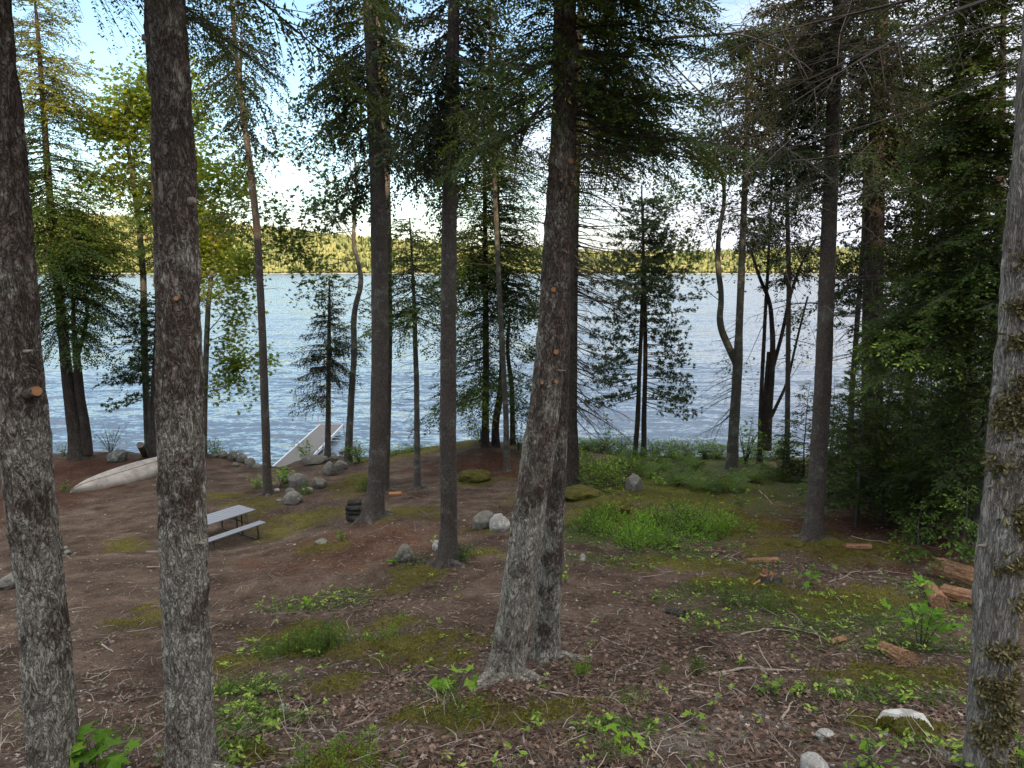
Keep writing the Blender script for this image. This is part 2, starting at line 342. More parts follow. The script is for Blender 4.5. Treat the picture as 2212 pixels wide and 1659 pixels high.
vs = m.coord((1,1,1)); fl = m.vor(vs, 38, 'F1', 1); fd = m.vor(vs, 38, 'F1', 0)
fleck = m.ramp(fl, [(.80, 0), (.84, 1)]); fleck = m.math('MULTIPLY', fleck, m.ramp(fd, [(.18, 1), (.34, 0)]))
c = m.mix(m.attr('red'), soil, red)
lf = m.vor(v, 16, 'F1', 1); leafc = m.ramp(lf, [(0,(.03,.020,.016)),(.35,(.07,.048,.037)),(.7,(.16,.115,.09)),(1,(.32,.26,.21))])
leafc = m.mix(m.math('MULTIPLY', n3, .8), leafc, (.035,.022,.017))
c = m.mix(m.math('MULTIPLY', m.attr('leafy'), .65), c, leafc)
chip = m.ramp(m.vor(m.coord((1,1.8,1)), 45, 'F1', 1), [(0,(.035,.015,.010)),(.5,(.10,.048,.030)),(.85,(.19,.10,.06)),(1,(.36,.24,.15))])
c = m.mix(m.math('MULTIPLY', m.attr('chips'), .8), c, chip)
c = m.mix(m.math('MULTIPLY', fleck, .6), c, (.22,.18,.145))
gc = m.ramp(n3, [(.30,(.022,.032,.010)),(.5,(.055,.078,.022)),(.72,(.11,.135,.040))])
c = m.mix(m.math('MULTIPLY', m.attr('green'), m.ramp(n2, [(.35,.35),(.6,.95)])), c, gc)
ms = m.ramp(m.math('ADD', m.math('MULTIPLY', n2, .5), m.math('MULTIPLY', n3, .5)), [(.34,(.036,.034,.007)),(.5,(.095,.088,.013)),(.68,(.19,.165,.022))])
c = m.mix(m.math('MULTIPLY', m.attr('moss'), m.ramp(m.math('ADD', m.math('MULTIPLY', n2, .5), m.math('MULTIPLY', n3, .5)), [(.40,.15),(.56,1.0)])), c, ms)
sand = m.ramp(n4, [(.3,(.10,.08,.065)),(.5,(.19,.16,.135)),(.7,(.38,.34,.29))])
c = m.mix(m.math('MULTIPLY', m.attr('sand'), .8), c, sand)
c = m.mix(1.0, c, m.ramp(n4, [(.30,.42),(.46,.85),(.56,1.15),(.70,2.0)]), 'MULTIPLY'); c = m.mix(1.0, c, m.ramp(m.noise(v, .55, 5, .6), [(.35,.68),(.62,1.18)]), 'MULTIPLY')
m.col(c); m.b.inputs['Roughness'].default_value = .95; m.b.inputs['Specular IOR Level'].default_value = .08
m.bump(m.math('ADD', m.math('MULTIPLY', n3, .7), m.math('ADD', m.math('MULTIPLY', n2, .5), m.math('MULTIPLY', fleck, .35))), 1.0, .06)
M['ground'] = m.m
ground = a.build('ground', m.m, smooth=True); tag(ground, kind='structure')
for k in blobs:
    at_ = ground.data.attributes.new(k, 'FLOAT', 'POINT'); at_.data.foreach_set('value', mk[k].ravel().astype(np.float32))

# ------------------------------------------------------------------ lake
lx = axis(-2500, 2500, .30, -32, 36, 1.05); ly = axis(30.5, 3200, .16, 31.0, 60, 1.022)
LX, LY = np.meshgrid(lx, ly)
fade = 1/(1+(np.maximum(0, LY-45)/45)**2)
wv = (fbm(LX*.32+3, LY*.75, 0, 3, 60)-.5)*.17 + (fbm(LX*1.1+LY*.2, LY*2.3, 0, 3, 61)-.5)*.09
LZ = wv*fade
a = Acc(); n_, m_ = len(lx), len(ly); i = np.arange(m_-1)[:,None]*n_ + np.arange(n_-1)[None]
a.add(np.stack([LX, LY, LZ], -1), np.stack([i, i+1, i+n_+1, i+n_], -1).reshape(-1, 4))
m = MB('lake_water')
def ncol(vec, scale, det):
    x = m.n('TexNoise'); x.inputs['Scale'].default_value = scale; x.inputs['Detail'].default_value = det; x.inputs['Roughness'].default_value = .6; m.L.new(vec, x.inputs['Vector']); return x.outputs[1]
def vm(op, a_, b_):
    x = m.n('VectorMath', operation=op)
    for i_, q in enumerate((a_, b_)):
        if isinstance(q, tuple): x.inputs[i_].default_value = q
        else: m.L.new(q, x.inputs[i_])
    return x.outputs[0]
t1 = vm('MULTIPLY', vm('SUBTRACT', ncol(m.coord((.45,1.0,1)), 1.5, 3), (.5,.5,.5)), (.34,.58,0))
t2 = vm('MULTIPLY', vm('SUBTRACT', ncol(m.coord((.6,1.0,1)), 4.5, 3), (.5,.5,.5)), (.45,.75,0))
t3 = vm('MULTIPLY', vm('SUBTRACT', ncol(m.coord((.10,.35,1)), .6, 3), (.5,.5,.5)), (.2,.5,0))
g = m.n('NewGeometry'); nn = vm('ADD', vm('ADD', vm('ADD', t1, t2), t3), vm('ADD', g.outputs['Normal'], (0,-.06,0)))
m.L.new(vm('NORMALIZE', nn, (0,0,0)), m.b.inputs['Normal'])
m.col((.085,.112,.145)); m.b.inputs['Roughness'].default_value = .12; m.b.inputs['IOR'].default_value = 1.333; m.b.inputs['Specular IOR Level'].default_value = .5
tag(a.build('lake', m.m, smooth=True), kind='structure')

# ------------------------------------------------------------------ far shore
sky_px = [(-900,440),(-300,450),(100,462),(270,468),(440,478),(568,489),(790,515),(1000,530),(1200,540),(1450,549),(1530,544),(1700,538),(1900,538),(2300,534),(3200,525)]
hx = np.linspace(-2600, 2600, 521); hy = np.linspace(1380, 2150, 60); HX, HY = np.meshgrid(hx, hy)
pxs = CX + F*HX/1850.0
rz_ = np.interp(pxs, [p[0] for p in sky_px], [CAMZ + 1850*(-math.tan(PITCH - math.atan((CY-p[1])/F))) for p in sky_px])
def hillz(X, Y):
    r = np.interp(CX + F*X/1850.0, [p[0] for p in sky_px], [CAMZ + 1850*math.tan(math.atan((CY-p[1])/F) - PITCH) for p in sky_px]) - 13
    shore = 1400 + 40*(vnoise(X/180, 7.7, 0, 71)-.5)
    t = np.clip((Y-shore)/(1850-shore), -.2, 1.0)
    z = np.where(t < 0, t*20, r*sstep(0, 1, t*.9+.1*t)**.8 + 1.2*np.minimum(t*30, 1))
    return np.where(Y > 1850, r, z) + (fbm(X/90, Y/90, 0, 3, 72)-.5)*8*np.clip(t, 0, 1)
a = Acc(); i = np.arange(59)[:,None]*521 + np.arange(520)[None]
a.add(np.stack([HX, HY, hillz(HX, HY)], -1), np.stack([i, i+1, i+522, i+521], -1).reshape(-1, 4))
m = MB('hill_ground'); m.col(m.mix(m.noise(m.coord((1,1,1)), .05, 4), (.05,.06,.02), (.11,.12,.035)))
tag(a.build('hills', m.m, smooth=True), kind='structure')
# far wood on the hills
rs = np.random.RandomState(5)
nT = 42000; TX = rs.uniform(-1500, 1500, nT); TY = 1404 + 460*rs.rand(nT)**1.25
keep = hillz(TX, TY) > .8; TX, TY = TX[keep], TY[keep]; TZ = hillz(TX, TY); nT = len(TX)
ph = (1+5**.5)/2; ico = np.array([(-1,ph,0),(1,ph,0),(-1,-ph,0),(1,-ph,0),(0,-1,ph),(0,1,ph),(0,-1,-ph),(0,1,-ph),(ph,0,-1),(ph,0,1),(-ph,0,-1),(-ph,0,1)])/math.hypot(1, ph)
icf = np.array([(0,11,5),(0,5,1),(0,1,7),(0,7,10),(0,10,11),(1,5,9),(5,11,4),(11,10,2),(10,7,6),(7,1,8),(3,9,4),(3,4,2),(3,2,6),(3,6,8),(3,8,9),(4,9,5),(2,4,11),(6,2,10),(8,6,7),(9,8,1)])
def sub(V, Fc):
    E = {}; V = list(map(tuple, V)); out = []
    def mid(a, b):
        k = (min(a,b), max(a,b))
        if k not in E:
            p = (np.array(V[a])+np.array(V[b]))/2; p /= np.linalg.norm(p); E[k] = len(V); V.append(tuple(p))
        return E[k]
    for (x, y, z) in Fc:
        p, q, r = mid(x,y), mid(y,z), mid(z,x); out += [(x,p,r),(y,q,p),(z,r,q),(p,q,r)]
    return np.array(V), np.array(out)
ICO = {0: (ico, icf)}
for k in range(1, 5): ICO[k] = sub(*ICO[k-1])
a = Acc(); V0, F0 = ICO[1]
con = rs.rand(nT) < .28 + .25*(vnoise(TX/60, TY/60, 0, 8) > .6)
hgt = rs.gamma(9, 1.15, nT)*(1+.25*con); rad = np.where(con, rs.uniform(1.4, 2.5, nT), rs.uniform(2.4, 4.8, nT))
V = V0[None].repeat(nT, 0)*(1 + .35*(rs.rand(nT, len(V0), 1)-.5))
zz = V[...,2]; taper = np.where(con[:,None], np.clip(.62-.55*zz, .06, 1.2), 1.0)
X = TX[:,None] + V[...,0]*rad[:,None]*taper; Yv = TY[:,None] + V[...,1]*rad[:,None]*taper
Z = TZ[:,None] + hgt[:,None]*(.55 + zz*np.where(con, .55, .42)[:,None])
Fc = F0[None] + (np.arange(nT)*len(V0))[:,None,None]
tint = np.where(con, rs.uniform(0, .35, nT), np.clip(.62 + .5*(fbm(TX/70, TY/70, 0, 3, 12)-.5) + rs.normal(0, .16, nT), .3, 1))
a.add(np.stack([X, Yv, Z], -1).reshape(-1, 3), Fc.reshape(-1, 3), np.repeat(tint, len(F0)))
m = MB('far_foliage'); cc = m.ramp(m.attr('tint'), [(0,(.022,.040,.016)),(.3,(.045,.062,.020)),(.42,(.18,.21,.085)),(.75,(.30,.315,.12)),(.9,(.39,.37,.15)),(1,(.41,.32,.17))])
cc = m.mix(m.math('MULTIPLY', m.noise(m.coord(), .45, 3, .7), .8), cc, m.mix(.5, cc, (.015,.02,.008))); m.col(cc); m.b.inputs['Roughness'].default_value = .9; m.b.inputs['Specular IOR Level'].default_value = .05
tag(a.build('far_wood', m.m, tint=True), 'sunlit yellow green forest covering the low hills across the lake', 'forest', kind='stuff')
# pale stony strip along the far waterline
a = Acc(); X = np.linspace(-1500, 1500, 700); sy = 1400 + 40*(vnoise(X/180, 7.7, 0, 71)-.5)
P0 = np.c_[X, sy-3, X*0-.2]; P1 = np.c_[X, sy+4, X*0+1.6*(.5+vnoise(X/9, 0, 0, 4))]
i = np.arange(699); a.add(np.r_[P0, P1], np.stack([i, i+1, i+701, i+700], -1))
tag(a.build('far_shore', plain('pale_shore_rock', (.34,.29,.21), .9)), kind='structure')
# ------------------------------------------------------------------ foliage templates
def _dia(b, d, s, L, wd):       # pointed blade: 4 points
    b = np.array(b); d = np.array(d); s = np.array(s)
    return (b, b + d*L*.45 + s*wd*.5, b + d*L, b + d*L*.45 - s*wd*.5)
def make_spray(kind, L, lod, seed):
    r = random.Random(seed*7 + int(L*10)); Q = []; T = []; W = []
    cr = {'hem': dict(sp=.050, rat=.42, ang=60, flat=.32, droop=.18, ld=.42, ss=.021, sl=.100, w=.024, roll=.65, lz=-.06),
          'spr': dict(sp=.050, rat=.36, ang=56, flat=.45, droop=.10, ld=.75, ss=.018, sl=.078, w=.024, roll=1.1, lz=-.40),
          'low': dict(sp=.045, rat=.42, ang=58, flat=.30, droop=-.1, ld=-.1, ss=.024, sl=.045, w=.016, roll=.6, lz=.15),
          'fern': dict(sp=.035, rat=.30, ang=75, flat=.05, droop=.35, ld=.05, ss=.016, sl=.045, w=.018, roll=.1, lz=0),
          'pin': dict(sp=.10, rat=.38, ang=50, flat=.30, droop=-.05, ld=-.15, ss=.05, sl=.12, w=.013, roll=1, lz=.1),
          'dead': dict(sp=.11, rat=.40, ang=55, flat=.30, droop=.12, ld=.25, ss=.09, sl=.12, w=.004, roll=1, lz=-.1)}[kind]
    n = 9; P = []
    wy = r.uniform(-.06, .06); wz = r.uniform(-.04, .04)
    for i in range(n):
        t = i/(n-1); P.append((L*t, L*wy*math.sin(t*4) , L*(wz*math.sin(t*5) - cr['droop']*t*t + .04*t)))
    P = np.array(P)
    def pos(t):
        f = t*(n-1); k = min(int(f), n-2); return P[k]*(1-f+k) + P[k+1]*(f-k), (P[k+1]-P[k])/np.linalg.norm(P[k+1]-P[k])
    W.append((P, np.linspace((.006 if lod < .9 else .010)*L+.003, .002, n)))
    sp = cr['sp']*lod**.85; s = (.02 if kind in ('fern','low') else .14)*L; side = 1
    wl = cr['w']*lod**(.95 if lod < 1.2 else .68)*(1 if lod < 1.2 else 1.35); sl0 = max(cr['sl']*min(1,lod)**1.3, .045*lod if kind != 'pin' else .10)
    def sub(b0, d, s0, l, az_n):
        q = 0.0; ss = cr['ss']*lod**(1.1 if lod < 1.2 else .62); sd = 1; cnt = max(1, int(l/ss))
        droopv = np.array((0,0,-1.0))*cr['ld']
        for j in range(cnt):
            f = (j+.5)/cnt
            if r.random() < .10: continue
            p = b0 + d*l*f + droopv*l*f*f*.6
            dd = d*.62 + s0*sd*(.78) + np.array((0,0,1.0))*r.uniform(-1,1)*cr['roll']*.7
            dd += np.array((0,0,-1.0))*cr['ld']*.4; dd /= np.linalg.norm(dd)
            LL = sl0*(1.15-.55*f)*r.uniform(.7,1.25)
            sv = np.cross(dd, (r.uniform(-1,1)*cr['roll'], r.uniform(-1,1)*cr['roll'], 1.0)); sv /= np.linalg.norm(sv)+1e-6
            Q.append(_dia(p, dd, sv, LL, wl*r.uniform(.8,1.3))); T.append(r.gauss(0,.07) + (.22 if f > .9 and r.random() < .6 else 0)); sd = -sd
        p = b0 + d*l + droopv*l*.6; sv = np.cross(d, (0,0,1.0)); sv /= np.linalg.norm(sv)+1e-6
        Q.append(_dia(p, d, sv, sl0*.9, wl)); T.append(.30 if r.random() < .5 else .05)
        return p
    def tuft(p, d, nn):
        for _ in range(nn):
            v = np.array((r.gauss(0,1), r.gauss(0,1), r.gauss(0,1))); v /= np.linalg.norm(v); dd = d*.75 + v*.75; dd /= np.linalg.norm(dd)
            sv = np.cross(dd, v + (.01,.02,.03)); sv /= np.linalg.norm(sv)+1e-6
            Q.append(_dia(p + dd*.005, dd, sv, cr['sl']*r.uniform(.8,1.2), wl)); T.append(r.gauss(0,.10))
    while s < L:
        t = s/L; p, tg = pos(t); side = -side
        if kind == 'fern': ll = cr['rat']*L*math.sin(math.pi*min(1, t*.85+.12))**.9
        else: ll = cr['rat']*L*min(1, .35+t*3.2)*(1-t)**.65 + .05
        ll *= r.uniform(.65, 1.15)
        an = R(cr['ang']*(1-.3*t) + r.uniform(-8,8)); sdv = np.cross(tg, (0,0,1.0)); sdv /= np.linalg.norm(sdv); up = np.cross(sdv, tg)
        d = tg*math.cos(an) + sdv*side*math.sin(an) + up*r.gauss(cr['lz'], cr['flat']); d /= np.linalg.norm(d)
        if kind == 'dead':
            e = p + d*ll*.5 + np.array((0,0,-.1*ll)); W.append((np.array([p, e, p + d*ll + np.array((0,0,-.3*ll)) + np.array((r.gauss(0,.04), r.gauss(0,.04), 0))]), np.array([.0045, .003, .0015])*lod**.5))
            for _ in range(2):
                f = r.uniform(.2,.9); b = p + d*ll*f + np.array((0,0,-.2*ll*f)); dv = d*.6 + np.cross(d, (0,0,1))*r.choice((-1,1))*.7 + np.array((0,0,r.uniform(-.6,.1)))
                W.append((np.array([b, b + dv*ll*.35]), np.array([.003,.0015])*lod**.5))
        elif kind == 'pin':
            W.append((np.array([p, p + d*ll]), np.array([.005, .003])))
            for f in ((.55,.78,1.0) if ll > .25 else (1.0,)): tuft(p + d*ll*f + np.array((0,0,.03)), d*.8 + np.array((0,0,.4)), int(15/lod**.35))
            if ll > .3:
                for q in (-1,1):
                    b = p + d*ll*.6; d2 = d*.8 + np.cross(d, (0,0,1.0))*q*.6; d2 /= np.linalg.norm(d2)
                    tuft(b + d2*ll*.35, d2, int(13/lod**.35)); W.append((np.array([b, b + d2*ll*.35]), np.array([.003,.002])))
        else:
            s0 = np.cross(d, up); s0 /= np.linalg.norm(s0)+1e-6
            if ll > .11 or kind == 'fern': sub(p, d, s0, ll, 0)
            else: Q.append(_dia(p, d, s0, max(ll, sl0), wl)); T.append(r.gauss(0,.07))
            if lod < 2.2 and ll > .25: W.append((np.array([p, p + d*ll]), np.array([.004, .0015])))
        s += sp*r.uniform(.7,1.3)
    if kind == 'pin': tuft(P[-1], np.array((1.0,0,.2)), 18)
    elif kind != 'dead':
        p, tg = pos(.999); sub(P[-2], (P[-1]-P[-2])/np.linalg.norm(P[-1]-P[-2]), np.array((0,1.0,0)), np.linalg.norm(P[-1]-P[-2]), 0)
    wa = Acc()
    for (pp, rr) in W: tube(wa, pp, rr, 4 if lod < 1.5 else 3)
    return (np.array(Q, np.float32).reshape(-1, 4, 3) if Q else np.zeros((0,4,3), np.float32), np.array(T, np.float32), np.concatenate(wa.v), np.concatenate([f for f in wa.f]))
_TP = {}
CL = (.5, .9, 1.5, 2.3, 3.3)
def template(kind, L, lod, rng):
    c = min(CL, key=lambda q: abs(math.log(q/L))); k = (kind, c, lod, rng.randrange(3 if lod < 1.5 else 4))
    if k not in _TP: _TP[k] = make_spray(kind, c, lod, k[3]+1)
    return _TP[k], L/c
def rotm(az, el, roll):
    return (Matrix.Rotation(az, 3, 'Z') @ Matrix.Rotation(-el, 3, 'Y') @ Matrix.Rotation(roll, 3, 'X'))
def place(aL, aW, kind, p, L, az, el, roll, lod, tint, rng):
    (Q, T, WV, WF), s = template(kind, L, lod, rng)
    m_ = np.array(rotm(az, el, roll), np.float32)*s
    if len(Q):
        V = Q.reshape(-1, 3) @ m_.T + np.asarray(p, np.float32)
        aL.add(V, np.arange(len(V)).reshape(-1, 4), np.clip(tint + T, 0, 1))
    aW.add(WV @ m_.T + np.asarray(p, np.float32), WF)
_LEAF = np.array([(.3,0,0),(0,0,0),(.02,.40,.02),(.20,.20,.04),(.60,.52,0),(.55,.18,.04),(1.0,0,-.06),(.55,-.18,.04),(.60,-.52,0),(.20,-.20,.04),(.02,-.40,.02)], float)
_LF = np.array([(0,1,2,3),(0,3,4,5),(0,5,6,7),(0,7,8,9),(0,9,10,1)])
_OV = np.array([(0,0,0),(.35,.22,.02),(.75,.17,.0),(1,0,-.05),(.75,-.17,0),(.35,-.22,.02)], float); _OF = np.array([(0,1,2,3),(0,3,4,5)])
def leaves(acc, P, size, tint, rs, shape='maple', tilt=.55):
    P = np.asarray(P, float); n = len(P)
    if n == 0: return
    V0, F0 = (_LEAF, _LF) if shape == 'maple' else (_OV, _OF)
    V0 = V0 - np.array((.0,0,0))
    nr = rs.normal(0, tilt, (n,3)) + np.array((0,0,1.0)); nr /= np.linalg.norm(nr, axis=1)[:,None]
    a_ = rs.normal(0, 1, (n,3)); X = np.cross(nr, a_); X /= np.linalg.norm(X, axis=1)[:,None]; Y_ = np.cross(nr, X)
    sz = size*rs.uniform(.65, 1.2, n)
    V = P[:,None] + (V0[None,:,0:1]*X[:,None] + V0[None,:,1:2]*Y_[:,None] + V0[None,:,2:3]*nr[:,None]*rs.uniform(-2,3,(n,1,1)))*sz[:,None,None]
    Fc = F0[None] + (np.arange(n)*len(V0))[:,None,None]
    acc.add(V.reshape(-1,3), Fc.reshape(-1,4), np.repeat(np.clip(np.broadcast_to(tint, (n,)) + rs.normal(0,.15,n), 0, 1), len(F0)))
def limb(aW, p, d, L, r0, depth, rng, tips, bend=.35, up=.15, nseg=7):
    P = [np.array(p, float)]; d = np.array(d, float); d /= np.linalg.norm(d)
    for i in range(nseg):
        d = d + np.array((rng.gauss(0,1), rng.gauss(0,1), rng.gauss(0,.8)))*bend*.4 + np.array((0,0,up*.3)); d /= np.linalg.norm(d); P.append(P[-1] + d*L/nseg)
    P = np.array(P); tube(aW, P, np.linspace(r0, r0*.35, len(P)), 5 if depth else 3)
    if depth <= 0:
        for i in range(2, len(P)): tips.append(P[i])
        return P
    k = rng.randint(4, 6)
    for j in range(k):
        f = rng.uniform(.25, 1.0); q = P[int(f*(len(P)-1))]; dd = P[-1]-P[0]; dd /= np.linalg.norm(dd)
        v = np.array((rng.gauss(0,1), rng.gauss(0,1), rng.gauss(0,.55))); v -= dd*v.dot(dd); v /= np.linalg.norm(v)+1e-6
        limb(aW, q, dd*.7 + v*.8, L*rng.uniform(.4,.62), r0*.45, depth-1, rng, tips, bend, up, 5)
    return P

# ------------------------------------------------------------------ trees
def trunk_pts(pts, Y, ztop):
    W_ = [at(x, y, Y) for (x, y, w_) in pts]; Rr = [w_*.47*mpp(x, y, Y) for (x, y, w_) in pts]
    if ztop and ztop > W_[-1][2] + .3:
        d = W_[-1] - W_[0]; d /= d[2]; h = ztop - W_[-1][2]
        for f in (.35, .7, 1.0): W_.append(W_[len(pts)-1] + d*h*f*.8 + np.array((0,0,h*f*.2))); Rr.append(max(.01, Rr[len(pts)-1]*(1-f*.95)))
    return np.array(W_), np.array(Rr)
def resample(P, r, step):
    d = np.r_[0, np.cumsum(np.linalg.norm(np.diff(P, axis=0), axis=1))]; n = max(6, int(d[-1]/step)); t = np.linspace(0, d[-1], n)
    # smooth the centre line with a light blur so that it does not kink
    Q = np.stack([np.interp(t, d, P[:,k]) for k in range(3)], 1); rr = np.interp(t, d, r)
    w_ = max(1, int(.5/step)); ker = np.ones(2*w_+1)/(2*w_+1)
    pad = lambda a_: np.r_[2*a_[0]-a_[w_:0:-1], a_, 2*a_[-1]-a_[-2:-w_-2:-1]]
    if n > 2*w_+3: Q = np.stack([np.convolve(pad(Q[:,k]), ker, 'valid') for k in range(3)], 1)
    return Q, rr
FL = {}
def tree(name, label, Y, pts, zones=(), bk='bark_spruce', ztop=None, seed=1, near=0, group=None, flare=1.35, mats=None, cat='tree', extra=None, stems=(), maple=None, roots=None, ws=1.0):
    pts = [(a_, b_, c_*ws) for (a_, b_, c_) in pts]
    rng = random.Random(seed); rs_ = np.random.RandomState(seed)
    P, r = trunk_pts(pts, Y, ztop)
    b = P[0].copy(); gb = g1(b[0], b[1])
    if b[2] > gb - .1:
        d = (P[0]-P[1]); d /= abs(d[2]); b2 = P[0] + d*(b[2]-gb+.25); P = np.r_[[b2], P]; r = np.r_[r[0]*1.03, r]
    root = empty(name, (P[0][0], P[0][1], gb), label, cat, group)
    off = np.array((P[0][0], P[0][1], gb))
    step = (.045, .09, .16)[2-near] if near else .22
    seg = 96 if near == 2 else 40 if near == 1 else 14
    Q, rr = resample(P, r, step)
    hgt = Q[:,2]-gb
    fl = 1 + (flare-1)*.6*np.exp(-np.maximum(hgt, 0)/.22)
    th = np.arange(seg)*2*math.pi/seg
    ang = np.cos(th)[None], np.sin(th)[None]; zz = Q[:,2][:,None]; sx = seed*3.1
    rd = (r.max()+.02)
    lump = (fbm(ang[0]*1.2+sx, ang[1]*1.2, zz*1.3, 3, 3)-.5)*.11*rr[:,None]
    ridge = (fbm(ang[0]*rr[:,None]*26+sx, ang[1]*rr[:,None]*26, zz*6.5, 3, 5)-.5) if near else 0*lump
    lob = np.cos(th*5+seed)[None]*np.exp(-np.maximum(hgt,0)/.22)[:,None]*.10*rr[:,None]
    disp = rr[:,None]*(fl[:,None]-1) + lump + ridge*(.055 if near == 2 else .022) + lob
    a = Acc(); tube(a, Q-off, rr, seg, disp=disp)
    for sp_ in stems:          # further stems of the same tree: list of (x,y,w)
        PP = np.array([at(x, y, Y) for (x, y, w_) in sp_]); RR = np.array([w_/2*mpp(x, y, Y) for (x, y, w_) in sp_])
        q2, r2 = resample(PP, RR, .2); tube(a, q2-off, r2, 12, disp=(fbm(np.cos(np.arange(12))[None]+sx, np.sin(np.arange(12))[None], q2[:,2][:,None]*2, 2, 3)-.5)*.2*r2[:,None])
    tr = a.build('trunk', M[bk], root, smooth=True)
    def tp(z):
        k = np.interp(z, Q[:,2], np.arange(len(Q))); k0 = int(min(k, len(Q)-2)); f = k-k0
        return Q[k0]*(1-f)+Q[k0+1]*f, rr[k0]*(1-f)+rr[k0+1]*f
    lod0 = .62 if Y < 6 else .85 if Y < 10 else 1.5 if Y < 17 else 2.2 if Y < 24 else 2.7
    if roots is None and near and Y < 24:
        rb = r[:2].max()
        for j in range(rng.randint(5, 6)):
            an = j*6.283/5.5 + rng.uniform(-.4,.4); ln = rng.uniform(.35,.8)*(1 if Y < 10 else 1.2); PR = []
            for t in np.linspace(0, 1, 7):
                an += rng.gauss(0,.10); rr_ = rb*.55 + t*ln; x_, y_ = P[0][0]+math.cos(an)*rr_, P[0][1]+math.sin(an)*rr_
                PR.append((x_, y_, g1(x_, y_) + .055*(1-t)**2*(rb/.18) - .012 - .03*t))
            a = Acc(); tube(a, np.array(PR)-off, np.linspace(rb*.5, .012, 7), 8); a.build('root', M[bk], root, smooth=True)
    accs = {}
    aW = Acc()
    for zn in zones:
        k, y0, y1, n, L0, L1, azc, azs, e0, e1 = zn[:10]; mt = zn[10] if len(zn) > 10 else {'hem':'hemlock','spr':'spruce','pin':'pine','dead':'twig_dead','low':'cover'}[k]
        tb = zn[11] if len(zn) > 11 else .45; lod = zn[12] if len(zn) > 12 else lod0
        z0 = zat(y1, Y) if y1 > -3000 else 0; z1 = zat(y0, Y)
        n = int(n*(1 if k == 'dead' or Y < 10 else 1.45))
        for j in range(n):
            f = (j + rng.random())/n; z = z0 + (z1-z0)*f; p, rad_ = tp(z)
            L = (L1*(1-f) + L0*f)*rng.uniform(.72, 1.18)
            azd = R(azc + rng.uniform(-azs, azs))
            el = R(e0 + (e1-e0)*f + rng.gauss(0, 5))
            aL = accs.setdefault(mt, Acc()) if k != 'dead' else None
            q = p + np.array((math.cos(azd), math.sin(azd), 0))*rad_*.7
            place(aL, aW, k, q-off, L, azd, el, rng.gauss(0,.25), lod, tb + rng.gauss(0,.11), rng)
    tips = []
    if maple:
        for (sx_, sy_, ex, ey, dY, n_) in maple['limbs']:
            p = at(sx_, sy_, Y); e = at(ex, ey, Y+dY); d = e-p; L = np.linalg.norm(d)
            limb(aW, p-off, d, L, maple.get('r', .035)*(.6+.1*L), n_, rng, tips, maple.get('bend', .3), maple.get('up', .1))
    if aW.n:
        aW.build('branches', M['twig_dead' if zones and all(z[0] == 'dead' for z in zones) else 'twig' if not maple else 'bark_thin'], root)
    if tips:
        T_ = np.array(tips); k_ = maple.get('n', 6); Pp = T_.repeat(k_, 0) + rs_.normal(0, maple.get('spread', .13), (len(T_)*k_, 3))
        clump = (.45 + .35*(vnoise(Pp[:,0]*1.3, Pp[:,1]*1.3, Pp[:,2]*1.3, 3)-.5)*2)
        al = Acc(); leaves(al, Pp, maple.get('size', .10), clump, rs_); al.build('crown', M[maple.get('mat', 'maple')], root, tint=True)
    if accs:
        # one crown mesh with its materials
        c = Acc(); ml = []
        for i_, (k, ac) in enumerate(accs.items()):
            ml.append(M[k])
            for v_, f_, t_ in zip(ac.v, ac.f, ac.t):
                pass
            V_ = np.concatenate(ac.v); F_ = np.concatenate(ac.f); c.add(V_, F_, np.concatenate(ac.t), i_)
        c.build('crown' if not tips else 'needles', ml, root, tint=True)
    if extra: extra(root, off, tp, rng)
    return root
def knots(items, Y):                   # (px, py, radius m, azimuth deg, length m, kind) sawn or broken branch stubs
    def f(root, off, tp, rng):
        for (px, py, r_, az_, ln, kd) in items:
            z = zat(py, Y); c, rad_ = tp(z)
            # surface point of the trunk that faces the wanted direction
            d = np.array((math.cos(R(az_)), math.sin(R(az_)), .25 if kd == 'cut' else .1)); d /= np.linalg.norm(d)
            p = c + d*rad_*.80; e = c + d*(rad_*1.02+ln)
            a = Acc()
            if kd == 'cut':
                tube(a, np.array([p-off, e-off-d*.012, e-off]), [r_*1.35, r_*1.15, r_], 14, caps=1); a.build('cut_knot', [M['bark_grey'], M['cut_wood']], root)
            else:
                m1 = (p+e)/2 + np.array((0,0,-.02*ln)); tube(a, np.array([p-off, m1-off, e-off]), [r_*1.3, r_, r_*.6], 7, caps=True); a.build('dead_stub', M['pale_stick'], root)
    return f
M['cut_wood'] = plain('cut_wood', (.36,.17,.07), .8, bumpscale=60, var=.5)
M['pale_stick'] = plain('weathered_stick', (.30,.25,.20), .85, bumpscale=40, var=.5)
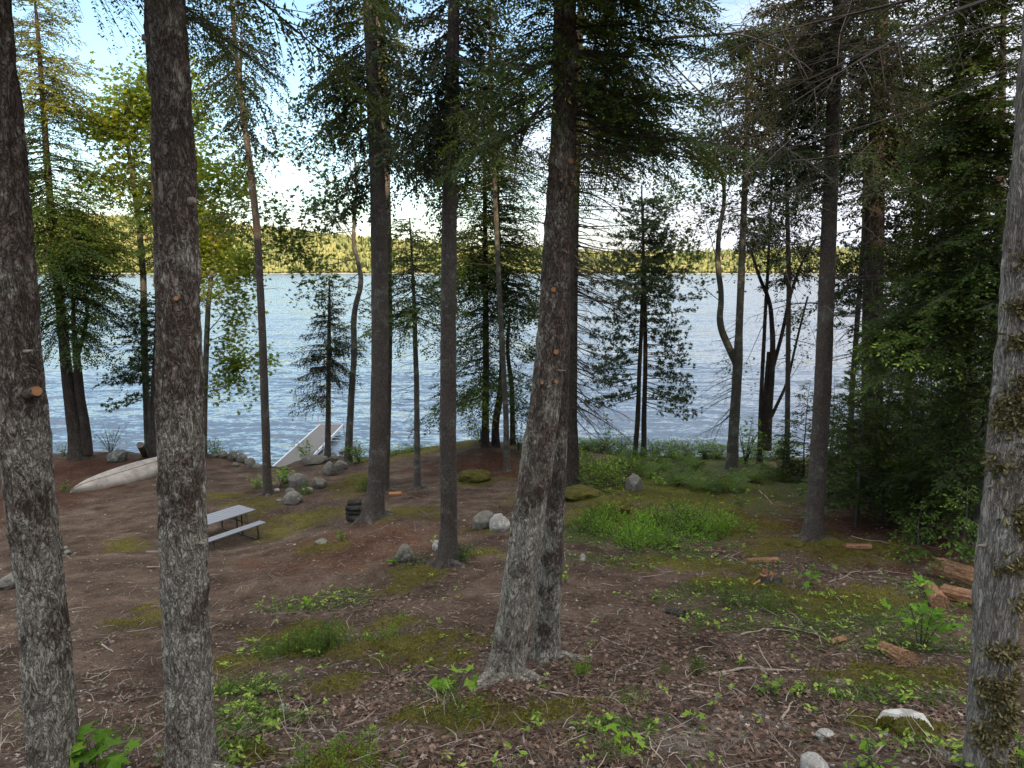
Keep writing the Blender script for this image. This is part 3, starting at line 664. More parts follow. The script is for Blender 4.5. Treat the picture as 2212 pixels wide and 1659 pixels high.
# ------------------------------------------------------------------ the trees of the photo
# two big scaly trunks on the left and the twin trunk in the middle
tree('big_spruce', 'thick scaly trunk at the left edge with a long sawn stub and pale lichen', 5.0,
     [(124,1800,98),(116,1600,98),(92,1300,98),(55,1000,99),(36,700,90),(8,300,80),(-22,-60,72),(-60,-600,62)], near=2, bk='bark_grey', ztop=20, seed=11,
     zones=[('hem',-420,-170,8,1.4,2.2,20,75,-22,-5),('hem',-1500,-500,12,1.2,2.4,90,180,-10,5)],
     extra=knots([(60,858,.032,-38,.16,'cut'),(50,760,.012,-40,.14,'dead'),(75,945,.008,-45,.10,'dead'),(60,470,.008,-50,.13,'dead'),(20,650,.02,-120,.02,'cut')], 5.0))
tree('big_spruce', 'thick dark barked trunk in front of the canoe and picnic table', 5.1,
     [(414,1800,100),(411,1600,99),(405,1350,99),(396,1150,103),(390,900,99),(387,700,95),(380,450,92),(370,200,88),(357,0,85),(330,-500,74)], near=2, bk='bark_grey', ztop=20, seed=12,
     zones=[('hem',-380,-150,7,1.2,2.0,60,110,-22,-8),('hem',-1500,-400,12,1.2,2.4,90,180,-10,5)],
     extra=knots([(408,655,.016,-70,.02,'cut'),(380,1195,.012,-172,.10,'dead'),(440,1170,.014,-25,.05,'dead'),(350,90,.03,-165,.03,'dead'),(425,440,.03,-20,.03,'dead')], 5.1))
tree('spruce_tree', 'pale lichened leaning trunk, front one of the close pair, with orange sawn knots', 7.9,
     [(1090,1462,74),(1112,1330,76),(1130,1200,75),(1160,1000,73),(1183,830,68),(1196,640,64),(1209,460,62),(1220,250,58),(1222,80,52),(1222,0,48),(1225,-500,40)], near=2, bk='bark_grey', ztop=19, seed=13, flare=1.45,
     zones=[('hem',-60,190,9,.4,.8,290,60,-30,-5,'hemlock',.75),('hem',-60,290,26,.9,1.9,5,50,-12,10,'hemlock',.42),('hem',-60,260,14,.7,1.5,180,45,-26,-5,'hemlock',.5),('hem',-260,-60,16,1.0,1.9,0,180,-24,-5,'hemlock',.5),('dead',150,420,9,.6,1.5,0,50,-10,12),
            ('hem',-1300,-200,34,1.0,2.2,90,180,-5,10)],
     extra=knots([(1238,360,.032,-60,.03,'cut'),(1236,408,.024,-35,.03,'cut'),(1205,395,.012,-80,.02,'cut'),(1188,633,.026,-95,.02,'cut'),(1195,765,.028,-70,.02,'cut'),
                  (1160,830,.020,-110,.02,'cut'),(1200,828,.022,-60,.02,'cut'),(1208,553,.013,-55,.02,'cut'),(1155,1048,.012,-70,.02,'cut'),(1190,800,.010,-50,.10,'dead')], 7.9))
tree('spruce_tree', 'darker straight trunk standing close behind the leaning lichened trunk', 8.5,
     [(1178,1416,58),(1190,1200,56),(1199,1000,52),(1207,830,50),(1212,600,44),(1218,400,38),(1222,200,34),(1226,0,30)], near=1, bk='bark_mid', ztop=17, seed=14, flare=1.5,
     zones=[('dead',480,900,9,.25,.5,-20,60,0,15),('hem',-1000,250,34,.8,1.8,20,120,-20,5,'hemlock',.35)])
# lichen covered pale tree at the right edge
def lichen(root, off, tp, rng):
    for (py, n, sp, az0) in ((560,40,.10,-100),(665,60,.06,-110),(735,70,.05,-100),(855,220,.15,-95),(890,160,.12,-130),(980,60,.10,-60),(1110,120,.12,-70),(1205,60,.06,-80),(1290,50,.08,-40),(1390,120,.06,-95),(1450,60,.05,-40),(1475,240,.08,-110),(1530,230,.11,-80),(1570,160,.09,-120),(1625,140,.08,-70),(1000,50,.1,-150)):
        a = Acc()
        for _ in range(int(n*4)):
            z = zat(py, 4.9) + rng.gauss(0, sp*.6); c, r_ = tp(z); az_ = R(az0 + rng.gauss(0, 26)); d = np.array((math.cos(az_), math.sin(az_), 0))
            p = c + d*(r_+.002) - off; e = d*.5 + np.array((rng.gauss(0,.6), rng.gauss(0,.6), rng.gauss(-.2,.8))); e /= np.linalg.norm(e)
            s_ = np.cross(e, (rng.gauss(0,1), rng.gauss(0,1), rng.gauss(0,1))); s_ /= np.linalg.norm(s_); L = rng.uniform(.014,.038); w_ = L*.4
            q = p + e*L*.5; e2 = e + np.array((rng.gauss(0,.6), rng.gauss(0,.6), rng.gauss(0,.6)))
            V = np.array([p - s_*w_*.3, p + s_*w_*.3, q + s_*w_*.6, q - s_*w_*.6, q + e2*L*.5 + s_*w_*.9, q + e2*L*.6 - s_*w_*.2]); a.add(V, np.array([(0,1,2,3),(3,2,4,5)]), rng.random())
        a.build('lichen_clump', M['lichen_tuft'], root, tint=True)
    knots([(2125,1650,.01,-150,.12,'dead'),(2100,1180,.012,-170,.05,'dead'),(2130,1050,.008,-160,.05,'dead')], 4.9)(root, off, tp, rng)
tree('cedar_tree', 'pale shaggy barked trunk at the right edge covered in brown lichen tufts', 4.9,
     [(2128,1800,88),(2135,1600,88),(2148,1400,87),(2157,1250,90),(2168,1130,92),(2178,1000,86),(2190,800,76),(2200,600,66),(2212,400,60),(2228,200,56),(2245,0,52),(2280,-500,42)], near=2, bk='bark_pale', ztop=18, seed=15, extra=lichen,
     zones=[('dead',-500,-20,8,1.2,2.4,175,50,-20,0),('hem',-1300,-700,14,1.0,2.0,90,180,0,15)])

# mid-ground spruces
tree('spruce_tree', 'straight dark spruce trunk beside the firewood stack', 18.0,
     [(805,1117,50),(812,1060,40),(817,950,39),(821,750,39),(820,560,38),(815,380,34),(806,200,30),(797,0,28)], near=1, ztop=23, seed=21, flare=1.5,
     zones=[('spr',-40,200,22,1.2,2.2,175,60,-32,-12,'spruce',.4),('spr',150,430,18,.8,1.9,170,70,-30,-8,'spruce',.35),('spr',-100,330,44,.8,2.0,0,75,-28,-8,'spruce',.45),('dead',400,640,8,.4,1.0,0,180,-5,10),('dead',700,940,9,.2,.6,0,80,-5,10),('spr',-900,-150,26,.8,2.0,90,180,-15,5)])
tree('spruce_tree', 'slimmer spruce right behind the trunk by the firewood, its top bark sunlit', 23.0,
     [(830,1015,24),(834,900,23),(837,700,23),(835,500,22),(832,350,21),(828,200,25),(822,80,24),(818,0,22)], near=1, ztop=22.5, seed=22,
     zones=[('dead',230,700,26,.5,1.5,0,180,-10,10),('spr',-60,180,16,.8,1.8,0,180,-20,0,'hemlock_sun_tint',.4),('spr',-400,-60,20,.8,1.6,90,180,-15,5)])
tree('spruce_tree', 'straight spruce trunk with a leafy bush at its foot', 13.1,
     [(966,1217,46),(970,1130,38),(968,1000,38),(968,800,37),(969,600,35),(972,400,34),(976,200,32),(981,0,26)], near=1, ztop=19, seed=23, flare=1.5,
     zones=[('spr',-40,240,44,.9,1.8,0,180,-30,-6,'spruce',.5),('spr',120,350,30,.6,1.3,180,120,-45,-20,'spruce',.4),('dead',300,560,10,.3,.8,0,180,0,15),('spr',-900,-100,40,.7,1.8,90,180,-15,5)])
tree('spruce_tree', 'thin dark spruce standing left of the dock boulders with a forked crown', 23.3,
     [(578,1072,21),(576,1000,19),(573,900,18),(566,700,17),(556,500,16),(540,350,14),(525,250,12),(510,120,10),(500,0,9)], near=1, ztop=19.5, seed=24,
     stems=[[(540,350,9),(526,280,8),(518,180,8),(522,80,6)]],
     zones=[('spr',-60,180,34,.9,2.4,0,180,-32,-12,'spruce',.45),('spr',150,330,18,.6,1.7,0,180,-45,-20,'spruce',.4),('spr',430,480,5,1.0,1.9,180,70,-8,0,'spruce',.45),('dead',430,700,8,.3,.8,0,180,-10,5)])
tree('spruce_tree', 'straight spruce with moss covered roots right of the clearing', 15.3,
     [(1756,1160,44),(1762,1080,38),(1769,980,38),(1779,800,37),(1786,600,35),(1795,400,32),(1802,200,29),(1812,0,26)], near=1, ztop=20.5, seed=25, flare=1.5,
     zones=[('dead',150,700,26,.5,1.7,0,180,-12,14),('spr',-60,160,44,.8,2.1,180,130,-20,0,'spruce_brown',.4),('spr',100,400,30,.8,1.9,190,70,-15,5,'spruce',.4),('spr',-900,-50,40,.8,1.9,90,180,-10,5)])
tree('pine_tree', 'dark thick trunk rising out of the sapling thicket', 19.5,
     [(1883,1040,47),(1884,880,45),(1884,700,44),(1889,500,42),(1893,330,36),(1899,150,33),(1905,0,30)], near=1, bk='bark_dark', ztop=23, seed=26,
     zones=[('dead',120,760,22,.5,2.2,0,180,-15,15),('spr',-50,340,80,1.0,2.6,0,180,-22,2,'spruce',.4),('spr',340,620,30,.8,1.9,0,180,-22,0,'spruce',.4),('hem',250,420,10,1.0,2.0,90,180,-15,0,'hemlock',.35),('spr',-600,-50,34,.8,2.0,90,180,-10,5)])
tree('spruce_tree', 'dark spruce with bare whorled dead branches behind the close pair of trunks', 22.0,
     [(1236,975,34),(1235,900,28),(1236,760,27),(1238,600,25),(1242,420,22),(1248,280,19),(1252,100,16),(1254,0,14)], near=1, bk='bark_dark', ztop=22, seed=27, ws=.9,
     zones=[('dead',230,640,64,1.0,2.7,0,80,-18,12),('dead',520,900,46,.8,2.4,0,75,-35,0),('dead',400,900,14,.5,1.4,180,60,-25,5),('pin',560,780,6,1.0,1.7,0,50,-30,-10,'pine',.5),('spr',-80,320,44,1.0,2.9,0,110,-18,8,'spruce_brown',.55),('spr',60,330,14,1.2,2.6,5,40,-20,0,'spruce',.45)])
# left shore
tree('hemlock_tree', 'leaning two stemmed hemlock on the shore mound left of the canoe, top in golden sun', 29.8,
     [(172,987,44),(163,930,34),(155,880,29),(147,826,26),(141,770,23),(136,719,21),(128,640,19),(118,560,17),(108,430,15),(98,300,13),(90,180,11),(80,50,8)], near=1, bk='bark_dark', ztop=21.2, seed=31, flare=1.7,
     stems=[[(188,980,26),(184,920,20),(172,850,18),(168,800,17),(165,765,15),(160,720,9),(158,640,7)],[(166,770,11),(178,735,9),(187,700,8),(189,640,6)]],
     zones=[('hem',-30,230,70,1.0,2.5,0,180,-12,8,'hemlock_sun_tint',.62),('hem',200,450,46,1.6,3.4,0,180,-15,5,'hemlock',.6),('hem',300,560,40,1.8,3.4,0,180,-20,0,'hemlock',.55),('hem',430,700,62,1.6,3.4,0,180,-22,-4,'hemlock',.45),('hem',480,640,16,2.6,4.2,0,50,-18,-5,'hemlock',.5)])
tree('pine_tree', 'dark pine at the water behind the canoe, half hidden by the thick trunk', 30.3,
     [(345,990,58),(343,930,52),(344,850,46),(346,780,40),(346,690,26),(340,600,14),(336,520,10),(330,420,7)], near=1, bk='bark_dark', ztop=16, seed=32, flare=1.1, ws=.8,
     zones=[('pin',660,860,26,1.2,2.1,180,65,-14,2,'pine',.45),('hem',640,790,14,1.0,2.2,180,60,-14,0,'hemlock',.4),('hem',350,560,30,.9,1.9,180,120,-10,5,'hemlock',.5)])
tree('maple_tree', 'slim pale stemmed maple at the water right of the thick trunk', 30.8,
     [(440,985,15),(441,900,14),(443,830,13),(447,720,12),(450,650,11),(457,600,9),(462,520,7)], bk='bark_thin', ztop=0, seed=33, roots=False,
     maple=dict(limbs=[(455,610,480,540,.5,2),(455,610,420,480,-.5,2),(450,650,540,590,.3,2),(460,520,440,380,.4,2),(460,520,520,400,-.3,2),(447,720,560,640,0,2),(445,770,560,780,0,2),(446,740,520,700,.6,1),(440,860,500,815,0,1),(450,660,400,600,.8,2),(443,800,540,830,-.2,1)], r=.030, n=8, size=.19, spread=.26, mat='maple'))
tree('maple_tree', 'tall airy maple with sunlit yellow leaves between the two left trunks', 32.2,
     [(322,1010,18),(318,900,16),(312,760,15),(310,600,14),(300,480,12),(285,380,10),(275,300,8)], bk='bark_thin', ztop=0, seed=34,
     maple=dict(limbs=[(310,600,210,520,0,2),(305,520,370,360,.5,2),(300,480,220,340,-.5,2),(290,420,300,230,0,2),(280,340,210,260,0,2),(285,380,360,260,.4,2),(275,300,330,180,0,2),(300,470,440,300,.2,2),(300,450,430,220,-.3,2),(310,600,440,470,.5,2),(300,500,480,390,.4,2),(310,560,460,540,-.5,2)], r=.030, n=11, size=.21, spread=.34, mat='maple'))
tree('maple_tree', 'crooked grey barked maple beside the dock with sparse dark leaves', 29.8,
     [(752,1002,26),(755,930,21),(760,840,19),(766,760,18),(763,690,17),(770,650,16),(783,610,15),(774,570,13),(762,520,12),(768,450,9),(770,380,7),(762,300,5)], bk='bark_thin', ztop=0, seed=35, near=1, ws=.76,
     maple=dict(limbs=[(762,520,660,420,.5,2),(770,560,640,560,0,2),(765,520,690,330,-.4,2),(768,450,730,290,.2,2),(765,480,600,480,.3,2),(770,560,600,600,-.2,2),(768,430,620,330,-.3,2),(770,400,700,260,.5,2),(768,450,840,330,.4,2),(764,500,620,520,.8,2),(775,590,700,640,.2,1)], r=.026, n=3, size=.19, spread=.22, mat='maple_shade_tint', bend=.25),
     zones=[('hem',590,760,14,.8,1.6,0,180,-18,0,'hemlock',.45)])
tree('fir_tree', 'small open fir standing at the shore end of the dock', 30.4,
     [(708,985,15),(709,900,12),(710,800,10),(711,700,8),(712,640,5),(712,600,2)], ztop=0, seed=36, near=1,
     zones=[('spr',602,700,40,.22,.9,0,180,-6,12,'spruce',.5,1.9),('spr',690,800,34,.9,1.7,0,180,-12,0,'spruce',.45,1.9),('spr',740,860,14,1.2,2.0,0,180,-16,-6,'spruce_brown',.45,1.9),('dead',800,880,8,.8,1.5,0,180,-15,-5)])
tree('hemlock_tree', 'slender hemlock pole between the two straight spruce trunks', 22.4,
     [(902,1056,18),(901,950,16),(900,830,14),(897,740,13),(895,660,10),(890,560,7),(885,470,4)], ztop=0, seed=37, near=1, ws=.85, bk='bark_thin',
     zones=[('hem',470,700,56,.8,2.0,0,180,-16,4,'hemlock',.5),('dead',640,900,16,.4,1.3,180,90,-20,10)])
tree('hemlock_tree', 'dark hemlock on the mossy bank, left stem of the shore cluster', 28.5,
     [(1048,962,26),(1049,880,22),(1050,780,20),(1049,650,18),(1048,500,15),(1047,380,11),(1046,280,7)], ztop=0, seed=38, near=1, ws=.72, bk='bark_dark',
     zones=[('hem',300,620,84,1.4,3.2,0,180,-12,6,'hemlock',.45),('hem',560,860,52,1.2,2.9,180,120,-16,0,'hemlock',.4),('dead',500,860,10,.6,1.5,0,180,-10,5)])
tree('hemlock_tree', 'curving dark stem in the middle of the shore cluster on the bank', 28.9,
     [(1070,970,24),(1070,910,21),(1080,860,20),(1086,790,18),(1083,700,17),(1078,600,15),(1075,480,13)], ztop=15, seed=39, near=1, ws=.78, bk='bark_dark',
     zones=[('hem',330,660,56,1.2,2.8,0,120,-12,5,'hemlock',.42),('hem',640,880,16,1.0,2.2,0,70,-20,-5,'hemlock',.4)])
tree('spruce_tree', 'tall thin grey pole in front of the shore cluster on the bank', 25.5,
     [(1095,1008,17),(1093,900,15),(1087,780,14),(1078,620,13),(1072,480,13),(1066,350,12),(1062,220,11),(1060,100,10),(1058,0,8)], ztop=20, seed=40, near=1, ws=.85, bk='bark_thin',
     zones=[('hem',-40,400,56,.9,2.3,0,180,-15,5,'hemlock',.45),('dead',250,700,12,.4,1.3,0,180,-10,10)])
tree('maple_tree', 'leafy young maple leaning at the right of the shore cluster', 30.2,
     [(1108,968,14),(1107,900,12),(1106,830,11),(1095,760,9),(1100,690,7)], ztop=0, seed=41, bk='bark_dark',
     maple=dict(limbs=[(1106,830,1150,740,0,2),(1100,760,1060,680,.3,1),(1100,740,1150,640,.3,2),(1107,870,1160,850,0,1)], r=.02, n=6, size=.13, spread=.2, mat='maple_shade_tint'))
# right shore
tree('pine_tree', 'left stem of the pair of slim pines rooted in ferns at the water', 29.6,
     [(1372,978,18),(1378,900,16),(1381,800,14),(1386,700,13),(1389,600,11),(1389,520,8),(1390,440,5)], ztop=0, seed=42, near=1, ws=.68, flare=1.1, bk='bark_dark',
     zones=[('pin',420,640,56,.9,2.2,0,180,-8,8,'pine',.5),('pin',640,860,20,1.2,2.3,180,60,-16,0,'pine',.45)])
tree('pine_tree', 'right stem of the pair of slim pines rooted in ferns at the water', 29.9,
     [(1391,975,19),(1391,900,17),(1394,800,15),(1394,700,14),(1392,620,12),(1389,520,9),(1386,400,5)], ztop=0, seed=43, near=1, ws=.68, flare=1.1, bk='bark_dark',
     zones=[('pin',500,700,26,1.0,2.2,0,100,-8,6,'pine',.5),('pin',690,880,20,1.3,2.3,0,45,-14,-4,'pine',.5)],
     maple=dict(limbs=[(1390,640,1310,590,0,1),(1390,600,1460,560,0,1),(1392,560,1330,480,.3,1),(1390,500,1440,440,0,2),(1390,480,1350,400,0,1)], r=.015, n=5, size=.13, spread=.25, mat='maple_shade_tint'))
tree('maple_tree', 'gnarled pale maple that forks into a crooked limb and a straight stem above ferns', 26.2,
     [(1581,1018,28),(1584,940,24),(1590,850,22),(1594,775,22),(1596,720,17),(1601,600,16),(1606,480,14),(1611,350,13),(1615,220,11),(1620,80,9)], ztop=18, seed=44, near=1, bk='bark_thin',
     stems=[[(1592,790,15),(1572,745,15),(1552,700,14),(1560,640,12),(1550,580,12),(1552,500,10),(1566,440,9),(1562,380,7),(1540,320,5)]],
     zones=[('spr',60,330,60,.8,2.3,0,180,-14,6,'spruce_brown',.35),('dead',120,500,44,.7,2.2,0,180,-20,15),('spr',380,520,12,.8,1.5,0,180,-10,0,'spruce',.35),('dead',680,900,22,.7,1.9,180,60,-35,-10),('spr',-200,60,20,.8,2.0,0,180,-12,5)],
     maple=dict(limbs=[(1552,500,1480,560,0,2),(1550,560,1470,430,.2,2),(1562,400,1490,330,0,2),(1600,600,1670,540,0,2),(1555,470,1500,390,.5,2),(1562,380,1530,250,0,2),(1556,650,1500,610,0,1)], r=.022, n=5, size=.13, spread=.22, mat='maple_shade_tint'))
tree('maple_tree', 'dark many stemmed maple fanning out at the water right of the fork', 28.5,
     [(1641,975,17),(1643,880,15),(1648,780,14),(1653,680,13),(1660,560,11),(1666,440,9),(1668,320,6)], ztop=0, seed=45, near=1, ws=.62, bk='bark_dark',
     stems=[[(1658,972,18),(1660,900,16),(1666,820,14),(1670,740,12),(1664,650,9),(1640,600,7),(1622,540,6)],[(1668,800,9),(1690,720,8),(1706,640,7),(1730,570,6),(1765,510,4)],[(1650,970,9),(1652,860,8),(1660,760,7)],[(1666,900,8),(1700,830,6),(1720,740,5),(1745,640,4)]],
     maple=dict(limbs=[(1668,320,1640,220,0,2),(1730,570,1690,470,0,2),(1660,560,1610,470,.2,2),(1706,640,1740,540,.3,2),(1622,540,1580,620,0,1),(1666,440,1720,360,0,2),(1700,830,1740,760,0,1),(1650,700,1600,800,0,1),(1690,720,1740,680,0,2)], r=.020, n=4, size=.12, spread=.22, mat='maple_shade_tint', bend=.25),
     zones=[('spr',250,520,18,.7,1.6,0,180,-10,0,'spruce',.35)])
tree('pine_tree', 'slim pine with long airy branches behind the sapling thicket', 25.0,
     [(1956,960,17),(1960,850,16),(1966,700,14),(1976,560,13),(1984,440,11),(1990,320,9),(1994,240,6)], ztop=15.5, seed=46, near=1, bk='bark_dark',
     zones=[('pin',240,620,54,.9,2.8,0,180,-10,8,'pine',.5),('dead',300,800,22,.8,2.4,0,180,-12,8),('pin',560,780,16,1.0,2.4,180,80,-14,0,'pine',.45)])
tree('hemlock_tree', 'big dark hemlock with dense layered sprays beside the lichen covered trunk', 14.0,
     [(2118,1140,30),(2130,980,28),(2142,850,27),(2150,720,25),(2158,550,22),(2162,350,18),(2166,150,14),(2168,0,11)], ztop=17.5, seed=47, near=1, bk='bark_thin',
     zones=[('hem',-40,300,60,.9,1.8,180,100,-14,4,'hemlock',.42),('hem',250,680,74,1.2,2.4,180,100,-16,2,'hemlock',.40),('hem',560,720,16,1.6,2.8,190,35,-16,-4,'hemlock',.55),('hem',700,1000,26,.8,1.8,180,90,-20,-5,'hemlock',.35),('hem',-500,-40,24,.8,1.6,180,180,-10,5)])
tree('hemlock_tree', 'dark hemlock filling the upper right corner behind the thick thicket trunk', 21.0,
     [(2062,1060,28),(2066,900,26),(2070,700,24),(2072,500,20),(2075,300,17),(2076,120,14),(2078,0,12)], ztop=21, seed=48, near=1, bk='bark_dark',
     zones=[('hem',-50,420,80,1.2,2.9,90,180,-14,6,'hemlock',.36),('hem',400,760,60,1.3,2.8,90,180,-18,0,'hemlock',.4),('dead',150,700,18,1,2.4,180,80,-12,8)])
tree('spruce_tree', 'thin spruce pole with dead twigs between the moss rooted spruce and the thicket trunk', 26.0,
     [(1836,990,14),(1840,850,12),(1856,640,11),(1866,500,9),(1868,350,8),(1866,200,7),(1864,0,5)], ztop=19, seed=49, near=1,
     zones=[('spr',-50,330,40,.8,2.0,0,180,-14,5,'spruce',.4),('dead',300,800,20,.6,1.7,0,180,-12,8),('pin',560,700,10,.9,1.6,180,90,-10,0,'pine',.4)])
tree('spruce_tree', 'bare lower limbed spruce seen above the fern bank left of the forked maple', 27.0,
     [(1700,985,12),(1702,800,11),(1704,600,10),(1700,420,9),(1698,250,8),(1696,60,7)], ztop=19, seed=50, near=1,
     zones=[('spr',-60,330,74,.9,2.6,0,180,-14,5,'spruce_brown',.35),('spr',330,600,34,.8,1.9,0,180,-10,2,'spruce',.35),('dead',350,800,18,.6,1.9,0,180,-14,6)])
tree('birch_tree', 'dead leafless tree whose long bare twigs droop over the right of the picture', 10.5,
     [(2000,-250,22),(1960,-190,22)], ztop=0, seed=51, bk='bark_thin', roots=False) if False else None
# branches of the right edge tree that hang across the top right are its own limbs
def bare_limbs(root, Y, specs, off, seed):
    rng = random.Random(seed); aW = Acc(); sink = []
    for (x0, y0, x1, y1, Y0, Y1, r0, dp) in specs:
        p, e = at(x0, y0, Y0), at(x1, y1, Y1); limb(aW, p-off, e-p, np.linalg.norm(e-p), r0, dp, rng, sink, .38, -.10, 12)
    aW.build('limb', M['twig_dead'], root)
cedar = bpy.data.objects['cedar_tree']; off = np.array(cedar.location)
bare_limbs(cedar, 5, [(2232,40,1620,110,5.0,9.5,.007,3),(2230,120,1760,260,5.0,9.0,.006,3)], off, 7)
pr = bpy.data.objects['spruce_tree']; off = np.array(pr.location)
bare_limbs(pr, 8, [(1240,115,1420,90,7.9,8.6,.035,1),(1410,92,1620,60,8.6,9.4,.022,2),(1245,240,1400,190,7.9,8.8,.02,1),(1205,130,1050,180,7.9,8.3,.03,1),(1200,200,1010,290,7.9,8.5,.018,2),(1240,340,1400,260,7.9,8.8,.02,1),(1430,92,1740,540,8.6,9.6,.010,3),(1520,80,1640,440,9.0,9.6,.009,3),(1580,75,1860,420,9.2,9.8,.009,3),(1400,95,1520,360,8.6,9.2,.009,2)], off, 8)

# ---------------- sapling thicket on the right: prototypes, then copies
def sapling_proto(h, seed, mt, kind='hem', dens=1.0):
    rng = random.Random(seed); root = empty('hemlock_sapling', (0,0,0)); aT = Acc(); aL = Acc(); aW = Acc()
    P = np.array([(rng.gauss(0,.02)*h*t, rng.gauss(0,.02)*h*t, h*t-.1*(t == 0)) for t in np.linspace(0, 1, 7)]); rr = np.linspace(.011*h**.7+.006, .003, 7)
    tube(aT, P, rr, 8); aT.build('trunk', M['bark_thin'], root, smooth=True)
    n = int(13*h*dens)
    for j in range(n):
        f = .12 + .88*((j+rng.random())/n); p = np.array([np.interp(f, np.linspace(0,1,7), P[:,k]) for k in range(3)])
        L = max(.18, (.42*h**.75)*(1-f)**.75*rng.uniform(.7,1.25)+.12)
        place(aL, aW, kind, p, L, rng.uniform(0, 6.283), R(rng.gauss(2+f*20, 8)), rng.gauss(0,.25), 1.5, rng.gauss(.45,.12), rng)
    aW.build('branches', M['twig'], root); aL.build('crown', M[mt], root, tint=True)
    return root
def copy_thing(root, loc, rz, s, label, group):
    r_ = root.copy(); col.objects.link(r_); r_.location = loc; r_.rotation_euler = (0,0,rz); r_.scale = (s,s,s)
    r_['label'] = label
    if group: r_['group'] = group
    for ch in root.children:
        c = ch.copy(); col.objects.link(c); c.parent = r_
    return r_
protos = [sapling_proto(4.4, 1, 'hemlock'), sapling_proto(3.4, 2, 'hemlock'), sapling_proto(5.4, 3, 'hemlock', dens=.9), sapling_proto(2.4, 4, 'hemlock'), sapling_proto(1.2, 5, 'cover', 'spr', 1.6)]
used = set()
GR = 'saplings in the shaded thicket'; GL = 'slender young hemlock behind the front row of the dark thicket'
sap = [  # px, py (base), Y, proto, scale, label (None: one of the look-alikes)
 (1850,1125,16.5,0,1.0,None),(1905,1110,17.0,2,1.0,None),(1960,1120,16.2,0,1.05,None),(2010,1135,15.2,1,1.1,None),(2065,1140,14.8,0,.95,None),(1880,1080,18.5,1,1.2,None),
 (1940,1080,18.8,2,.95,None),(1990,1085,18.4,0,1.05,None),(2040,1090,18.0,2,.95,None),(1820,1085,18.8,1,1.0,None),(2095,1110,16.5,2,.9,None),(1790,1055,20.5,3,1.2,None),
 (1830,1050,21,0,.9,None),(1900,1045,21.5,2,.95,None),(1960,1045,21.5,0,1.0,None),(2030,1045,21.5,2,1.0,None),(2100,1060,20.5,2,1.0,None),(2160,1080,18,2,1.05,None),(2200,1100,16.5,0,1.15,None),
 (1690,1030,23.5,3,.95,'small dark sapling behind the left side of the moss rooted spruce'),(1735,1030,23.5,1,.95,'taller dark sapling rising just left of the moss rooted spruce'),
 (1645,1020,24.5,3,.7,'low dark sapling just right of the forked pale maple'),(1985,1150,13.6,4,1.0,'knee high yellow green fir at the front edge of the dark thicket'),
 (2080,1175,12.4,4,1.35,'bright green young fir beside the lichen covered trunk above the rotten logs'),(1790,1010,26,1,1.0,None),(1870,1010,26.5,0,1.0,None),(1950,1015,26.5,2,.9,None),(2050,1015,26.5,2,.95,None)]
for i, (px, py, Y, k, s, lb) in enumerate(sap):
    p = at(px, py, Y); loc = (p[0], p[1], g1(p[0], p[1])-.03); s *= random.Random(i).uniform(.9,1.1); rz = i*2.4
    if k not in used:
        used.add(k); r_ = protos[k]; r_.location = loc; r_.rotation_euler = (0,0,rz); r_.scale = (s,s,s)
    else: r_ = copy_thing(protos[k], loc, rz, s, '', None)
    r_['category'] = 'young tree'
    if not lb and Y <= 17.2:
        lb = {1850:'front row sapling farthest left in the dark thicket',1905:'tall second sapling in the front row of the dark thicket',1960:'third sapling from the left in the front row of the dark thicket',2010:'shorter fourth sapling in the front row of the dark thicket',
              2065:'fifth sapling in the front row of the dark thicket, behind the rotten logs',2095:'tall sapling of the dark thicket just left of the lichen covered trunk',2200:'sapling seen right of the lichen covered trunk'}.get(px)
    if lb: r_['label'] = lb; r_.name = 'fir_sapling' if 'fir' in lb else 'hemlock_sapling'; 
    else: r_['label'] = GL; r_['group'] = GR
    if lb and 'group' in r_: del r_['group']
for k, p_ in enumerate(protos):
    if k not in used: [bpy.data.objects.remove(c, do_unlink=True) for c in list(p_.children)+[p_]]
# woodland behind the viewpoint: it shades the clearing from the low evening sun
rs = np.random.RandomState(9); a = Acc(); n = 130000
NW = 160; cx = rs.uniform(-38, 85, NW); cy = rs.uniform(-56, -38, NW); ct = rs.uniform(24, 30, NW); k = rs.randint(0, NW, n)
f = rs.rand(n)**.8; rr = (1-f)**.6*rs.uniform(.3,1,n)*4.4+.3; th = rs.uniform(0, 6.283, n)
gb = 9.5; Pz = gb + (ct[k]-gb)*(.12+.88*f); P = np.c_[cx[k]+np.cos(th)*rr, cy[k]+np.sin(th)*rr, Pz]
leaves(a, P, .95, .4, rs, 'oval', .8)
for q in range(NW): tube(a, [(cx[q],cy[q],6),(cx[q],cy[q],ct[q])], [.25,.03], 8)
tag(a.build('woodland', M['spruce'], tint=True), 'dense evergreen wood rising on the slope behind the clearing', 'forest', kind='stuff')
